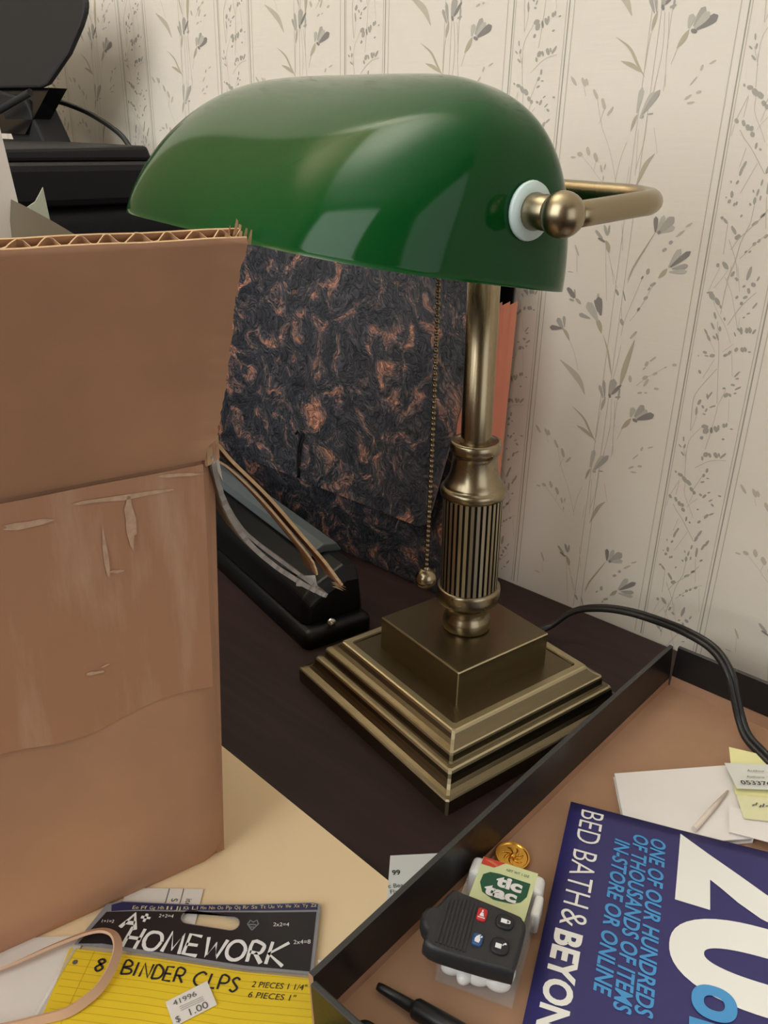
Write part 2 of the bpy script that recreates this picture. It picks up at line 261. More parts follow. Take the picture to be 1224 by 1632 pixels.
PATTERN = "p0,2.83,-272.6,354.1,-271.1,368.5|p0,3.43,-270.1,351.2,-263.1,366|p1,2.97,-268.8,353.4,-259.4,366.9|b1,1.04,-265.2,353.4,-262,354|t3,1.94,-272.2,353.4,-273.7,349.7,-275.3,343.8|b1,2.24,-269.3,351.8,-268.7,352.6|l5,0.38,-270.2,345.2,-269,331,-268.1,317.9|l5,0.37,-265.2,352.7,-265,340.1,-267.3,327.2,-268.3,321.8|l5,0.37,-259.8,346.1,-256.2,334.4,-255.4,331.4|l5,0.39,-294.6,344.1,-288.3,332.7,-283.1,319.6,-280.5,311.8|l5,0.38,-277,337.6,-280,326.8,-281.4,315|l5,0.38,-301.5,363,-298.3,353.2,-294.5,343.4|l5,0.38,-295.1,357,-296.7,352.5,-298,347.9|l5,0.38,-312.5,370.7,-309.8,363.9|l5,0.4,-307.7,328.2,-302.2,323.6,-297.8,319.8|l5,0.4,-296.9,325.8,-297.7,322.2,-297.9,319.4|l5,0.4,-297.7,319.4,-293.3,315.2,-289.1,312.2|l5,0.42,-282.4,274.2,-280.2,259.1,-278.1,246.4|l5,0.42,-279.9,269.4,-276.1,259.6,-273.1,249.6|l5,0.43,-303.4,266.1,-301.9,254.9|l5,0.41,-272.7,288.3,-269.8,272|l5,0.36,-262.5,374.9,-263,370.7,-263.1,365.7|l5,0.36,-257.4,374.8,-257.2,366.3|l5,0.39,-273,323.2,-273.3,313|b4,1.68,-321.9,375,-317.7,370.4|b4,1.97,-313.7,374.1,-310.9,369.9|b4,1.81,-310.8,373.6,-309.6,370.6|b4,2.27,-304.3,367.2,-301.5,362.7|b4,2.57,-297.6,361.9,-295.3,357|b4,1.66,-289.6,357.4,-292.6,352.9|b4,1.05,-316,327.3,-312.7,327.5|b4,2.24,-310.8,329.7,-308.3,329.3|b4,2.38,-304.3,333.4,-303,329.5|b4,2.85,-298.4,329.7,-296.8,326.2|b4,1.59,-293.3,323.1,-292,319.6|b4,1.11,-290,324,-290.3,320.9|b4,0.72,-290.5,316.9,-290.3,314.1|t3,2.67,-266.9,310.6,-263.9,320.1,-261.3,325.9,-257,331.3|p2,2.55,-248.9,285.4,-250,294.8|p0,2.55,-248,285.1,-244.5,295.9|p1,4.47,-247.1,284.4,-237.9,295.3|p0,2.86,-245.8,285.3,-236.4,289.4|b2,1.75,-246.7,285.2,-245.9,286|t3,1.12,-248.9,285.4,-254.7,274,-260.3,262.6,-263.3,251.7|p0,3.24,-236.4,264.9,-230.3,276.8|p2,2.91,-235.3,265.2,-223.7,276|p1,2.59,-234,264.2,-223.9,267.5|p0,2.44,-235.7,262.1,-224.1,263.9|t3,2.59,-237.2,264.1,-239.4,260.9,-242.3,257.5|b4,1.09,-229.3,290.2,-225.9,292.8|b4,1.26,-234.6,283.9,-230.1,287.8|b1,2.07,-238.2,279.8,-237,280.4|b1,2.09,-241.8,274.8,-240.2,275.8|b1,2.34,-290.8,282.5,-285.9,278.2|b2,1.51,-288.5,278,-283.4,276.4|b1,1.82,-285.3,286.4,-282.4,280.7|b1,1.32,-281.5,286.7,-281.8,280.9|t3,2.84,-282.8,277.3,-280.7,273.5,-279.5,269.4|b4,1.37,-305.4,272,-302.1,265.5|b4,0.88,-308.9,254.1,-304.9,253.9|b2,3.6,-307.2,242.2,-301.8,237.8|b1,1.32,-302.2,242.5,-301.1,237.7|b1,1.33,-305.2,235.4,-301.8,234.9|t3,2.08,-300.8,236.8,-298.1,235.1,-295.7,233.2|p0,4.91,-281.4,224.1,-290.9,235.3|p2,4.13,-279.6,227.9,-283.2,240.1|b2,2.43,-285.4,237,-281.5,230.5|b0,1.85,-283.7,241.7,-283.2,239.7|p1,2.47,-287.3,224.6,-296.5,226.4|t3,3.4,-282.9,225.5,-280,221.7,-277.4,215.8|t3,1.24,-276,215.1,-271.3,205.8,-267.7,194.7,-265.5,188|p2,2.94,-308.6,214.4,-318.7,213.6|p1,3.34,-307.6,213.6,-313.2,221.2|p1,1.96,-306.8,215.5,-308.2,223.4|t3,2.35,-308.6,215,-304.7,211.4,-301.5,206.6|t4,4.23,-307.4,191.8,-296.2,185,-289.6,179.4,-284.3,170.7|t3,3.5,-258.2,182.2,-256.4,196.3,-252.3,215.5|b4,1.86,-255.5,216.3,-251.8,221|p1,1.99,-268.5,171.5,-271,183.9|p1,2,-269.7,171.1,-274,179.9|t3,2.19,-267.9,172.2,-269,167.4,-270.1,161.8|p1,4.56,-265.2,173.3,-263.1,186.2|b2,2.14,-257.6,182.7,-263.3,175.7|b2,1.78,-265.2,174.8,-264.5,172.9|b1,1.58,-260.1,173.7,-257.1,174.6|b1,1.37,-258.1,180.3,-258.1,172.8|l5,0.51,-270.3,161.1,-271,149.3,-271,141.4|l5,0.5,-263.3,171.7,-261.4,151.6,-263.6,128.9|l5,0.49,-258.7,173.7,-258.5,150.2,-256.3,131.9|l5,0.49,-260.5,171.2,-258.2,152.4|l5,0.49,-301.3,206.7,-296.9,199.2,-291.9,187|l5,0.48,-246.3,185,-239.3,192.2,-227.9,201.3|l5,0.45,-280.8,262.5,-276.7,238.2|l5,0.44,-260.7,263.8,-262.4,258.3,-263.6,253.6|l5,0.44,-252.9,257.6,-258,239.9,-261.9,225.4,-262.6,216.8|l5,0.46,-265.8,237.9,-263.6,227|l5,0.45,-276.5,261.1,-270.3,247.4|l5,0.47,-261.6,210.3,-262.8,197.6,-264.2,185.5|l5,0.44,-245.2,252.3,-252.4,236.1,-258,227|l5,0.5,-251.8,152.9,-254.8,143.9|t3,1.55,-293.2,159.9,-282.9,153.3,-276.6,144.8,-270.7,137.5|t3,2.3,-287.7,146.5,-279.9,143.9,-273.1,140.1|b4,1.2,-235.5,206.8,-239.1,203.4|b4,2.43,-240.9,202.1,-241.6,200.1|b4,0.94,-241.9,198.6,-243.1,196.7|b4,2.11,-252.1,190.4,-251,187.2|b4,2.09,-242.1,190.7,-239.6,192.6|b4,1.71,-240.9,186.1,-238.5,190.7|b4,1.87,-235.3,195.3,-233.2,196.3|b4,0.83,-228.3,201,-227,201.7|b4,2.01,-222.7,203.7,-221.1,204.3|b4,1.51,-233,185.5,-230.5,186.1|b4,1.16,-244.5,180,-241.6,181.1|b4,0.96,-239.4,181.3,-238,181.6|b4,0.99,-230.9,143.6,-227.5,145.1|b4,1.6,-235.6,140.5,-234.9,142.7|b4,1.02,-240.7,132.7,-237.4,136.9|b4,1.63,-235.8,128.4,-233.8,129.2|b4,1.23,-242.7,125,-239.3,127.4|b4,1.03,-240.8,122.9,-236.6,123.5|b1,2.28,-250.3,259.7,-249.7,261.9|b1,1.24,-253.8,255.9,-252.8,257.2|b1,1.94,-246.6,252.2,-244,254.1|b1,1.24,-247.8,249.3,-247.1,250.8|b1,1.61,-249.7,243,-248,244.8|b1,1.45,-253.2,235.2,-252.3,236.8|b1,2.22,-264,227.4,-262.7,224.4|b1,1.82,-270.7,246.4,-268.9,243.4|b1,1.08,-265.6,246.6,-263.1,240.3|p0,3.36,-247.1,162.2,-245.7,169.5|p1,3.54,-244.1,163.1,-238.7,172.6|p0,3.74,-243.5,162,-235.7,169.8|p2,3.93,-242.1,161.5,-230.5,167.8|b2,2.17,-244.6,161.2,-242.4,160.2|t3,2.96,-246.6,161.5,-249.1,157.1,-252.6,152.2|l5,0.37,-203.7,268.7,-206.1,261,-208,254|l5,0.36,-198.2,267.8,-201.6,261.6,-205.2,255.9|l5,0.58,-196.7,270.2,-197.9,254.6,-198,241|l5,0.44,-199.6,263.3,-194.2,255.1,-189.7,243.7,-186.3,234.4|l5,0.36,-193,270.6,-189,255.7|l5,0.38,-206.1,252.7,-201.3,243.5,-192.9,232.6,-188.5,224|l5,0.58,-179.1,256.7,-186.5,247.2,-192.6,234.9|l5,0.38,-186.6,224,-192.5,217.9|l5,0.53,-199.1,236.2,-194.9,219,-193.1,206.6,-189.7,184.5|l5,0.47,-196.6,212.4,-201.9,199.2|l5,0.63,-193.9,206.9,-203.6,190.6,-205.4,181.9,-203.7,163.1|l5,0.38,-187.1,220.4,-183.4,203.7|l5,0.49,-188.9,182.2,-189.8,169.5,-191.6,152.8|l5,0.4,-185.7,195.2,-189.3,182.2|l5,0.32,-182.6,189.4,-180.5,174.2|l5,0.42,-196.8,167,-203.3,155.9,-203.3,141.7|l5,0.43,-206.8,151.5,-202.9,141.9|l5,0.31,-201.5,223.4,-197.1,217|l5,0.3,-186,240.5,-185.6,234.5|l5,0.33,-201.1,177,-202.1,168.3,-203.6,162.7|b6,1.2,-208.9,252.5,-205.5,253.4|b6,2.55,-206.9,252.6,-204,249.6|b6,2.25,-202.6,249.8,-200.3,246.7|b6,1.2,-199,246.1,-198.7,244.7|b6,1.52,-202,241.1,-200.6,237.9|b6,1.38,-202.7,234.5,-200.4,231.4|b6,1.24,-206.3,230,-203.9,227.3|b6,1.4,-204.1,226.9,-201.5,223.7|b6,1.37,-196.9,233.1,-196.5,230.8|b6,1.39,-199.9,226.8,-198.5,225.4|b6,1.23,-198.3,228.6,-196.5,225|b6,1.66,-185.8,233.7,-183.6,232.5|b6,1.65,-184,234.4,-182.9,231.1|b6,1.95,-180.6,234.5,-179.8,232.4|b6,1.94,-178.9,235.2,-178,232.7|b6,1.19,-175,234.7,-176.4,232.2|b6,0.91,-187.4,231.1,-186.3,229|b6,1.86,-190.9,215.8,-189.5,216.8|b6,1.7,-188.3,217.4,-187.8,219.1|b6,1.84,-184.4,220.1,-184.1,221.7|b6,1.98,-181,222.2,-180.1,220.8|b6,1.67,-179.3,222.9,-178.5,221.1|b6,0.91,-176.7,220.8,-175.4,220.9|b6,1.89,-204.1,215.9,-202.8,215.6|b6,0.94,-202.9,213.8,-200.9,213.8|b6,2.04,-199.3,214.1,-197.5,215|b6,0.63,-207.5,212.8,-207,212.9|b6,1.44,-205,203.5,-204,202.1|b6,1.09,-182.1,204,-179.4,207.7|b6,1.09,-180.9,203,-179.4,203.3|b6,1.57,-182.8,198.6,-181.3,198.7|b6,1.1,-180,196,-177.1,198.4|b6,2.07,-185.6,190.4,-184.4,192.3|b6,1.27,-183,192.6,-182.2,191.1|b6,1.11,-187.8,195.4,-186.4,195.5|b6,0.95,-180.3,193.5,-179.1,193.8|b6,2.13,-201.6,181.9,-200.8,184.4|b6,1.13,-196.4,186.8,-194.3,191.4|b6,1.13,-197.2,189.5,-196.1,186.5|b6,1.15,-202.3,179.7,-201.9,174.3|b6,1.31,-198.7,181.3,-198,180|b6,1.15,-196.2,178.1,-195.4,179.9|b6,1.06,-193.8,181.3,-190.5,183.1|b6,1.15,-197.2,176,-196,176.1|b6,2.66,-196,167.6,-193.3,168.2|b6,2.99,-194.2,164.2,-192.9,166.2|b6,1.81,-190.3,168.1,-189.7,164.9|b6,2.46,-187.9,169.1,-186.8,166.8|b6,1.8,-186,170.4,-185.8,167.9|b6,2.12,-182.9,172,-182.4,170.9|b6,1.3,-181.2,173.2,-181,171.2|b6,0.81,-178.1,170.2,-176.8,170.5|b6,1.84,-195.9,159.6,-194.9,160.4|b6,1.15,-182,162.3,-180.8,162.6|b6,1.02,-207.4,157.6,-207,154.9|b6,1.03,-209.6,151.6,-207.9,150.3|b6,1.2,-205.6,152.6,-205.6,150.4|b6,1.03,-207.3,146.9,-204.9,144.9|b6,2.54,-191.3,148.5,-189.9,150.2|b6,1.68,-188.3,150.6,-187.5,148.6|b6,2.68,-184.6,151.6,-183.6,149.7|b6,1.34,-182.4,152.2,-181.7,150.6|b6,1.5,-180.7,149.6,-178.1,153.3|b6,1.36,-192.7,147.2,-192.1,145.2|b6,1.74,-186,263.4,-184.9,270.8|b6,2.17,-182.3,261.4,-181.1,260.4|b6,1.15,-179.1,265.7,-180,263.6|b6,2.04,-184,257.9,-183.4,256.1|b6,1.31,-187.5,259,-186.7,259.6|b6,1.48,-190.3,251.8,-189.8,252.8|b6,1.32,-185.9,252.3,-184.1,253.6|b6,1.63,-186.8,248.6,-186.3,249.6|b6,1.6,-194.6,266.8,-195.8,264.5|b6,1.75,-192.7,263.4,-191.8,262.4|b6,1.18,-179.2,247.3,-177.5,250.5|b6,0.89,-182,243.2,-180.5,244.1|b6,0.89,-183.9,240.7,-183.1,241.2|b6,1.06,-195.3,239.1,-194.7,237.6|l5,0.43,-204,147.8,-201.8,130.6|l5,0.44,-205.1,126.9,-209.9,113.5,-210.9,105.7|l5,0.44,-205,126,-205.8,115.6|l5,0.52,-196.2,138.4,-189.2,144.3,-183.9,147.1,-176.8,148.6|l5,0.52,-190,134.8,-194.7,122.7|l5,0.44,-200.8,127.2,-199.9,118.4,-193.9,108.2,-190.9,102.7|l5,0.72,-206.5,108.9,-203,104.4,-197.5,98.7,-187.6,85.9|l5,0.45,-201,99.4,-203,89.2|l5,0.45,-192.9,91.7,-199.7,74.9|l5,0.56,-190.1,69.6,-190.4,58.6|l5,0.65,-180.6,69.2,-186.2,60.3,-195.3,49.7,-199,42.7|l5,0.46,-184.1,73.7,-181,56.4|l5,0.48,-203.8,58.5,-203,39.6|l5,0.58,-201.2,48.5,-194.9,36.7,-192.2,27.5|l5,0.66,-190.4,58.6,-194,47.3,-195.1,36.6,-198.1,25|l5,0.47,-176,55.8,-184.2,49.1,-192.8,38.1|l5,0.38,-177.6,52.7,-174.4,35|l5,0.35,-190.3,117.6,-194.6,112.6,-196.7,109.2|l5,0.36,-195.6,113.2,-193.6,121.2|b6,2.1,-206.1,131.3,-203.8,130.4|b6,2.98,-202.5,129.5,-200.6,127.3|b6,2.98,-199.5,127.6,-197.5,126.2|b6,2.28,-196.4,123.3,-195.1,122.4|b6,2.11,-194,121.1,-193.1,120.9|b6,1.05,-208.9,132.6,-208.2,131.6|b6,1.54,-188,137.6,-187.6,139.9|b6,1.89,-189.7,134.2,-189.1,135.3|b6,0.86,-187.2,133.4,-185.6,133.6|b6,1.21,-190.1,129.6,-188.4,130.6|b6,1.4,-189.6,121,-188.3,120.5|b6,1.4,-187,119.4,-185.5,121.8|b6,0.87,-184.5,123.5,-183,124.4|b6,0.87,-182.7,118,-180.6,119.7|b6,1.2,-177,123.7,-175.7,123.7|b6,1.39,-180.6,116.3,-179.2,115.6|b6,1.06,-189.3,109.7,-188.6,110.1|b6,1.59,-183.3,105.2,-181.7,108.4|b6,0.97,-180.9,108.3,-178,110.5|b6,1.61,-187.1,100.7,-185.9,102|b6,2.16,-209.8,114.2,-209,113|b6,2.15,-205.6,113.4,-204.6,111.8|b6,2.33,-202.8,111,-201.6,109.5|b6,1.97,-200.3,110.4,-199.5,109.2|b6,1.97,-199.5,107.4,-198.2,105.9|b6,1.26,-195.4,102.1,-195.6,99.3|b6,1.26,-193,99.2,-192.5,98.6|b6,1.65,-199.7,92,-200.9,88.5|b6,1.65,-201.2,88.9,-201.7,84.8|b6,1.3,-202.2,81.6,-202.7,80|b6,1.5,-204.7,75.5,-204.2,72.5|b6,1.7,-205.6,69.6,-204.8,70.5|b6,1.13,-202.1,67.9,-201.8,69.2|b6,1.32,-200.8,68.6,-200.6,69.8|b6,0.93,-206.5,81.3,-206,80.5|b6,0.75,-207.7,72.2,-207.3,72|b6,1.43,-183.7,95.5,-185.8,90.3|b6,1.63,-185.5,90.9,-186.9,86.6|b6,1.62,-177.6,89.9,-179.6,85.4|b6,1.63,-179.8,86.3,-181.2,82.2|b6,1.64,-184.3,81.8,-184,75.7|b6,1.1,-188.2,82.8,-188.3,79.9|b6,1.11,-189.4,77.6,-189.7,74.1|b6,1.48,-190.4,72.9,-190.4,69.7|b6,1.12,-192.8,69.7,-192.4,68.7|b6,1.02,-192.4,77,-192,75.9|b6,1.11,-187.4,74,-187.4,72|b6,1.13,-196.7,62,-196.3,62.9|b6,1.19,-180.5,73.1,-179.4,74.7|b6,1.34,-208.4,60.6,-207.2,60.5|b6,1.34,-206.4,60.1,-204.5,57.8|b6,1.91,-200.7,55.9,-198.1,52.2|b6,2.88,-197,49.9,-195.5,50.9|b6,1.7,-188.9,57.7,-186.6,60.1|b6,1.49,-185,62.7,-183.2,64.5|b6,1.52,-186.3,46.8,-185.4,48.1|b6,1.33,-183.9,48.7,-183,50.1|b6,1.7,-180.6,51.7,-179.4,52.8|b6,0.96,-188,42.4,-187.1,43.1|b6,0.87,-190.3,42.1,-189.5,43|b6,1.97,-205.5,33.4,-204.9,32.6|b6,2.16,-202.2,34.8,-199,31.9"
def parse_pattern():
    out = []
    for s in PATTERN.split('|'):
        a = s.split(','); k = a[0][0]; tone = int(a[0][1:]); w = float(a[1])/1000
        c = [float(x)/1000 for x in a[2:]]
        out.append((k, tone, w, list(zip(c[0::2], c[1::2]))))
    return out
STROKES = parse_pattern()
def smooth2(pts, n=4):
    if len(pts) < 3: return pts
    q = bez([(x, y, 0) for x, y in pts], n); return [(v.x, v.y) for v in q]

wall = G()
wall.box((RX0 - .1, WY, RZ0), (RX1 + .1, WY + 0.1, RZ1), 0)
PER, REP, SLIP = 0.1574, 0.2367, 0.0030
wfr = lambda x, y, z: V((x, WY - z, y))
cnt = 0
for i in range(-8, 4):
    for j in range(-3, 3):
        dx, dz = i*PER, j*REP - i*SLIP
        if i < -6 or i > 2: 
            pass
        for k, tone, w, pts in STROKES:
            cnt += 1
            z = 0.00012 + (cnt % 9)*0.000008 + (0.00006 if tone == 2 else 0)
            P = [(x + dx, y + dz) for x, y in pts]
            zc = sum(p[1] for p in P)/len(P)
            if zc < 0.005 or zc > 0.62: continue
            if k == 'l':
                wall.stroke(smooth2(P), w*0.62, wfr, z, 1 + tone); continue
            if k == 'b':
                (x0, y0), (x1, y1) = P[0], P[-1]
                L = math.hypot(x1-x0, y1-y0) or 1e-6; ux, uy = (x1-x0)/L, (y1-y0)/L
                hl = L/2 + w*0.38; cx_, cy_ = (x0+x1)/2, (y0+y1)/2; poly = []
                for t in range(10):
                    a = 2*math.pi*t/10; b = math.cos(a)*hl; c = math.sin(a)*w*0.56*(1 + 0.18*math.sin(2*a + cnt))
                    poly.append((cx_ + ux*b - uy*c, cy_ + uy*b + ux*c))
                wall.flat(poly[::-1], z, 1 + tone, wfr); continue
            Q = smooth2(P, 5) if len(P) > 2 else [(P[0][0] + (P[1][0]-P[0][0])*t/7, P[0][1] + (P[1][1]-P[0][1])*t/7) for t in range(8)]
            n = len(Q); A = []; B = []
            for t in range(n):
                a = Q[max(t-1, 0)]; b = Q[min(t+1, n-1)]
                ddx, ddy = b[0]-a[0], b[1]-a[1]; d = math.hypot(ddx, ddy) or 1; s = t/(n-1)
                if k == 'p': hw = w*1.22/2*(0.25 + 0.75*math.sin(min(s*1.25, 1)*math.pi/2)) * (1 if s < 0.8 else math.sqrt(max(0.03, 1 - ((s-0.8)/0.2)**2)))
                else: hw = w*1.1/2*max(0.06, math.sin(math.pi*min(max(s, 0.02), 0.98))**0.8)
                A.append((Q[t][0] - ddy/d*hw, Q[t][1] + ddx/d*hw)); B.append((Q[t][0] + ddy/d*hw, Q[t][1] - ddx/d*hw))
            wall.add([wfr(x, y, z) for x, y in A + B], [(t, t+1, n+t+1, n+t) for t in range(n-1)], 1 + tone)
    x = -0.2135 + i*PER
    for off, w, t in ((0, .0008, 7), (-.0048, .0006, 8), (.0016, .0005, 8), (.0425, .0008, 7), (.0405, .0005, 8), (.0460, .0006, 8), (-.052, .0004, 8), (-.058, .0004, 8)):
        wall.stroke([(x + off, 0.0), (x + off, 0.62)], w, wfr, 0.0001, 1 + t)
w_back = struct(wall.build('wall_back', [m_paper] + WP_TONES))
def wall_with_hole(name, axis, at, thick, a0, a1, h0, h1, z0=RZ0, z1=RZ1):
    """axis 'x': wall at x=at running along y with an opening a0..a1, h0..h1"""
    g = G(); lo, hi = (RY0, WY)
    x0, x1 = (at - thick, at) if at < 0 else (at, at + thick)
    g.box((x0, lo, z0), (x1, a0, z1)); g.box((x0, a1, z0), (x1, hi, z1))
    g.box((x0, a0, z0), (x1, a1, h0)); g.box((x0, a0, h1), (x1, a1, z1))
    return struct(g.build(name, [m_plain]))
WF = (-1.25, 0.17, 0.24, 1.87); WR = (-0.77, 0.47, -0.12, 1.32)
g = G(); g.box((RX0 - .1, RY0, RZ0), (RX0, WY, RZ1)); struct(g.build('wall_left', [m_plain]))
wall_with_hole('wall_right', 'x', RX1, 0.1, WR[0], WR[1], WR[2], WR[3])
g = G(); y0, y1 = RY0 - .1, RY0
g.box((RX0 - .1, y0, RZ0), (WF[0], y1, RZ1)); g.box((WF[1], y0, RZ0), (RX1 + .1, y1, RZ1)); g.box((WF[0], y0, RZ0), (WF[1], y1, WF[2])); g.box((WF[0], y0, WF[3]), (WF[1], y1, RZ1))
struct(g.build('wall_front', [m_plain]))
g = G(); g.box((RX0 - .1, RY0 - .1, RZ0 - 0.1), (RX1 + .1, WY + .1, RZ0)); struct(g.build('floor', [m_floor]))
g = G(); g.box((RX0 - .1, RY0 - .1, RZ1), (RX1 + .1, WY + .1, RZ1 + .1)); struct(g.build('ceiling', [m_ceil]))
for nm, fr_w, (a0, a1, h0, h1) in (('window_1', lambda x, y, z: V((y, RY0 + x, z)), WF), ('window_2', lambda x, y, z: V((RX1 - x, y, z)), WR)):
    g = G(); t = 0.05; x0, x1 = 0.0, 0.02
    g.box((x0, a0 - t, h1), (x1, a1 + t, h1 + t), 0, fr_w); g.box((x0, a0 - t, h0 - t), (x1, a1 + t, h0), 0, fr_w)
    g.box((x0, a0 - t, h0), (x1, a0, h1), 0, fr_w); g.box((x0, a1, h0), (x1, a1 + t, h1), 0, fr_w)
    g.box((-.062, a0, (h0+h1)/2 - .015), (-.038, a1, (h0+h1)/2 + .015), 0, fr_w)
    g.box((-.062, (a0+a1)/2 - .012, h0), (-.038, (a0+a1)/2 + .012, h1), 0, fr_w)
    struct(g.build(nm, [m_trim]))

# ------------------------------------------------------------------ desk
m_desk = mat('dark_mahogany', rgb(47, 30, 29), 0.5, var=0.25, vscale=9, stretch=(1, 14, 1), bump=0.08, bscale=90, spec=0.3)
desk = thing('desk', (-0.25, 0.16, RZ0), 'dark mahogany desk against the floral wallpaper, under everything', 'desk')
g = G(); g.box((-1.30, -0.20, -0.03), (0.78, 0.534, 0.0)); g.build('desktop', [m_desk], desk, bevel=0.003)
for x0, x1 in ((-1.27, -0.85), (0.33, 0.75)):
    g = G(); g.box((x0, -0.16, RZ0), (x1, 0.50, -0.03)); p = g.build('pedestal', [m_desk], desk, bevel=0.002)
    for k in range(3):
        z = -0.06 - k*0.22
        g = G(); g.box((x0 + .02, -0.175, z - 0.19), (x1 - .02, -0.16, z)); g.build('drawer', [m_desk], p, bevel=0.002)

# ------------------------------------------------------------------ desk lamp
def brass(name, base, rough, wear, st=(1, 1, 1), ns=24):
    q = NT(name); b = q.b
    b.inputs['Metallic'].default_value = 1.0
    tc = q.n('ShaderNodeTexCoord'); mp = q.n('ShaderNodeMapping'); mp.inputs['Scale'].default_value = st
    nz = q.n('ShaderNodeTexNoise'); nz.inputs['Scale'].default_value = ns; nz.inputs['Detail'].default_value = 4
    rp = q.n('ShaderNodeValToRGB'); rp.color_ramp.elements[0].color = tuple(x*(1-wear) for x in base[:3]) + (1,); rp.color_ramp.elements[1].color = tuple(min(1, x*(1+wear)) for x in base[:3]) + (1,)
    mr = q.n('ShaderNodeMapRange'); mr.inputs['To Min'].default_value = rough - .05; mr.inputs['To Max'].default_value = rough + .06
    q.l(tc, 'Object', mp, 0); q.l(mp, 0, nz, 'Vector'); q.l(nz, 0, rp, 0); q.l(rp, 0, b, 'Base Color'); q.l(nz, 0, mr, 0); q.l(mr, 0, b, 'Roughness')
    return q.m
m_brass = brass('antique_brass', rgb(150, 137, 112), 0.27, 0.05)
m_brass_base = brass('antique_brass_base', rgb(126, 115, 92), 0.33, 0.06)
m_worn = brass('rubbed_brass_edge', rgb(196, 184, 150), 0.38, 0.08)
m_brushed = brass('brushed_brass_pole', rgb(148, 134, 108), 0.26, 0.07, (1, 1, .02), 900)
m_flat = brass('fluted_flat', rgb(176, 164, 138), 0.42, 0.05)
m_patina = mat('dark_patina', rgb(52, 46, 38), 0.5, 0.7)
LX, LY = -0.2647, 0.3774
LAZ = 168.9
lamp = thing('desk_lamp', (LX, LY, 0), 'brass bankers desk lamp with green glass shade and stepped square base', 'lamp')
lf = frame((LX, LY, 0), LAZ)
def sq(h, z, c):
    """square ring with cut corners"""
    o = []
    for sx, sy in ((1,1),(-1,1),(-1,-1),(1,-1)):
        a, b = (sx*h, sy*(h-c), z), (sx*(h-c), sy*h, z)
        o += [a, b] if sx*sy > 0 else [b, a]
    return o
def square_lathe(g, prof, fr, worn=1, m=0, c=0.0014, bottom=True):
    """prof: (half side, z, worn lip?)"""
    rows = [sq(h, z, c) for h, z, *_ in prof]
    P = [fr(*p) for r in rows for p in r]; F = []; MI = []; o = len(g.v)
    g.v += P
    for i in range(len(rows)-1):
        lip = len(prof[i+1]) > 2 and prof[i+1][2]
        for k in range(8):
            k2 = (k+1) % 8
            g.f.append([o+i*8+k, o+i*8+k2, o+(i+1)*8+k2, o+(i+1)*8+k])
            g.mi.append(worn if (lip or (k % 2 == 0 and abs(prof[i+1][1] - prof[i][1]) > .0009)) else m); g.sm.append(False)
    g.f.append([o+k for k in range(8)][::-1]); g.mi.append(m); g.sm.append(False)
    g.f.append([o+(len(rows)-1)*8+k for k in range(8)]); g.mi.append(m); g.sm.append(False)
g = G()
square_lathe(g, [(.0768, 0), (.0770, .0098), (.0763, .0106, 1), (.0745, .0110), (.0722, .0120), (.0705, .0138), (.0694, .0162), (.0689, .0190),
                 (.0682, .0203, 1), (.0672, .0210, 1), (.0650, .0214), (.0643, .0222), (.0641, .0262), (.0637, .0275, 1), (.0630, .0281, 1),
                 (.0606, .0292), (.0584, .0308), (.0567, .0328), (.0560, .0341, 1), (.0551, .0346, 1), (.0512, .0345, 1), (.0504, .0338), (.0500, .0330), (.0376, .0328)], lf)
g.build('base', [m_brass_base, m_worn], lamp)
g = G(); square_lathe(g, [(.0376, .0326), (.0376, .0548), (.0371, .0555, 1), (.0366, .0556)], lf, c=.0006)
g.build('plinth', [m_brass_base, m_worn], lamp)
# lower collar, fluted column, upper collar, pole: one axis, leaning very slightly
lean = V((-0.0135, -0.0120, 1)).normalized()
ax0 = V((LX, LY, 0.0555)) + V((0.0012, 0.001, 0))
def axp(z): return ax0 + lean*((z - 0.0555)/lean.z)
E = 0.0555
def lathe_on_axis(g, prof, m=0, n=48): g.lathe([(r, (z - E)/lean.z) for r, z in prof], ax0, lean, n, m)
g = G(); lathe_on_axis(g, [(0.001, .0555), (.0146, .0555), (.0151, .0570), (.0152, .0600), (.0148, .0630), (.0136, .0652), (.0131, .0680), (.0131, .0702), (.0142, .0728), (.0170, .0748),
                           (.0192, .0758), (.0198, .0772), (.0197, .0800), (.0198, .0830), (.0196, .0850), (.0190, .0856), (.0180, .0858), (.01, .0858)])
g.build('lower_collar', [m_brass], lamp)
g = G(); rows = []; nfl = 32
ring = []
for k in range(nfl):
    for t, r in ((0.0, .0177), (0.56, .0177), (0.64, .0162), (0.92, .0162)):
        a = 2*math.pi*(k + t)/nfl; ring.append((r*math.cos(a), r*math.sin(a)))
e1 = lean.orthogonal().normalized(); e2 = lean.cross(e1)
n4 = len(ring); P = []
for z in (.0856, .1462):
    for a, b in ring: P.append(axp(z) + e1*a + e2*b)
g.v += P
for k in range(n4):
    g.f.append([k, (k+1) % n4, n4 + (k+1) % n4, n4 + k]); g.mi.append(1 if k % 4 in (2, 1, 3) else 0); g.sm.append(False)
g.build('fluted_column', [m_flat, m_patina], lamp)
g = G(); lathe_on_axis(g, [(.0150, .1455), (.0180, .1457), (.0192, .1463), (.0196, .1478), (.0196, .1500), (.0190, .1514), (.0178, .1520), (.0174, .1524), (.0174, .1532), (.0171, .1540),
                           (.0160, .1556), (.0149, .1580), (.0140, .1612), (.0134, .1650), (.0131, .1688), (.0130, .1710), (.0136, .1722), (.0146, .1733), (.0150, .1745), (.0151, .1765), (.0149, .1785), (.0143, .1797), (.0130, .1800), (.0120, .1795), (.0085, .1793)])
g.build('upper_collar', [m_brass], lamp)
g = G(); lathe_on_axis(g, [(.0088, .1785), (.0088, .3070), (.0001, .3072)])
g.build('pole', [m_brushed], lamp)
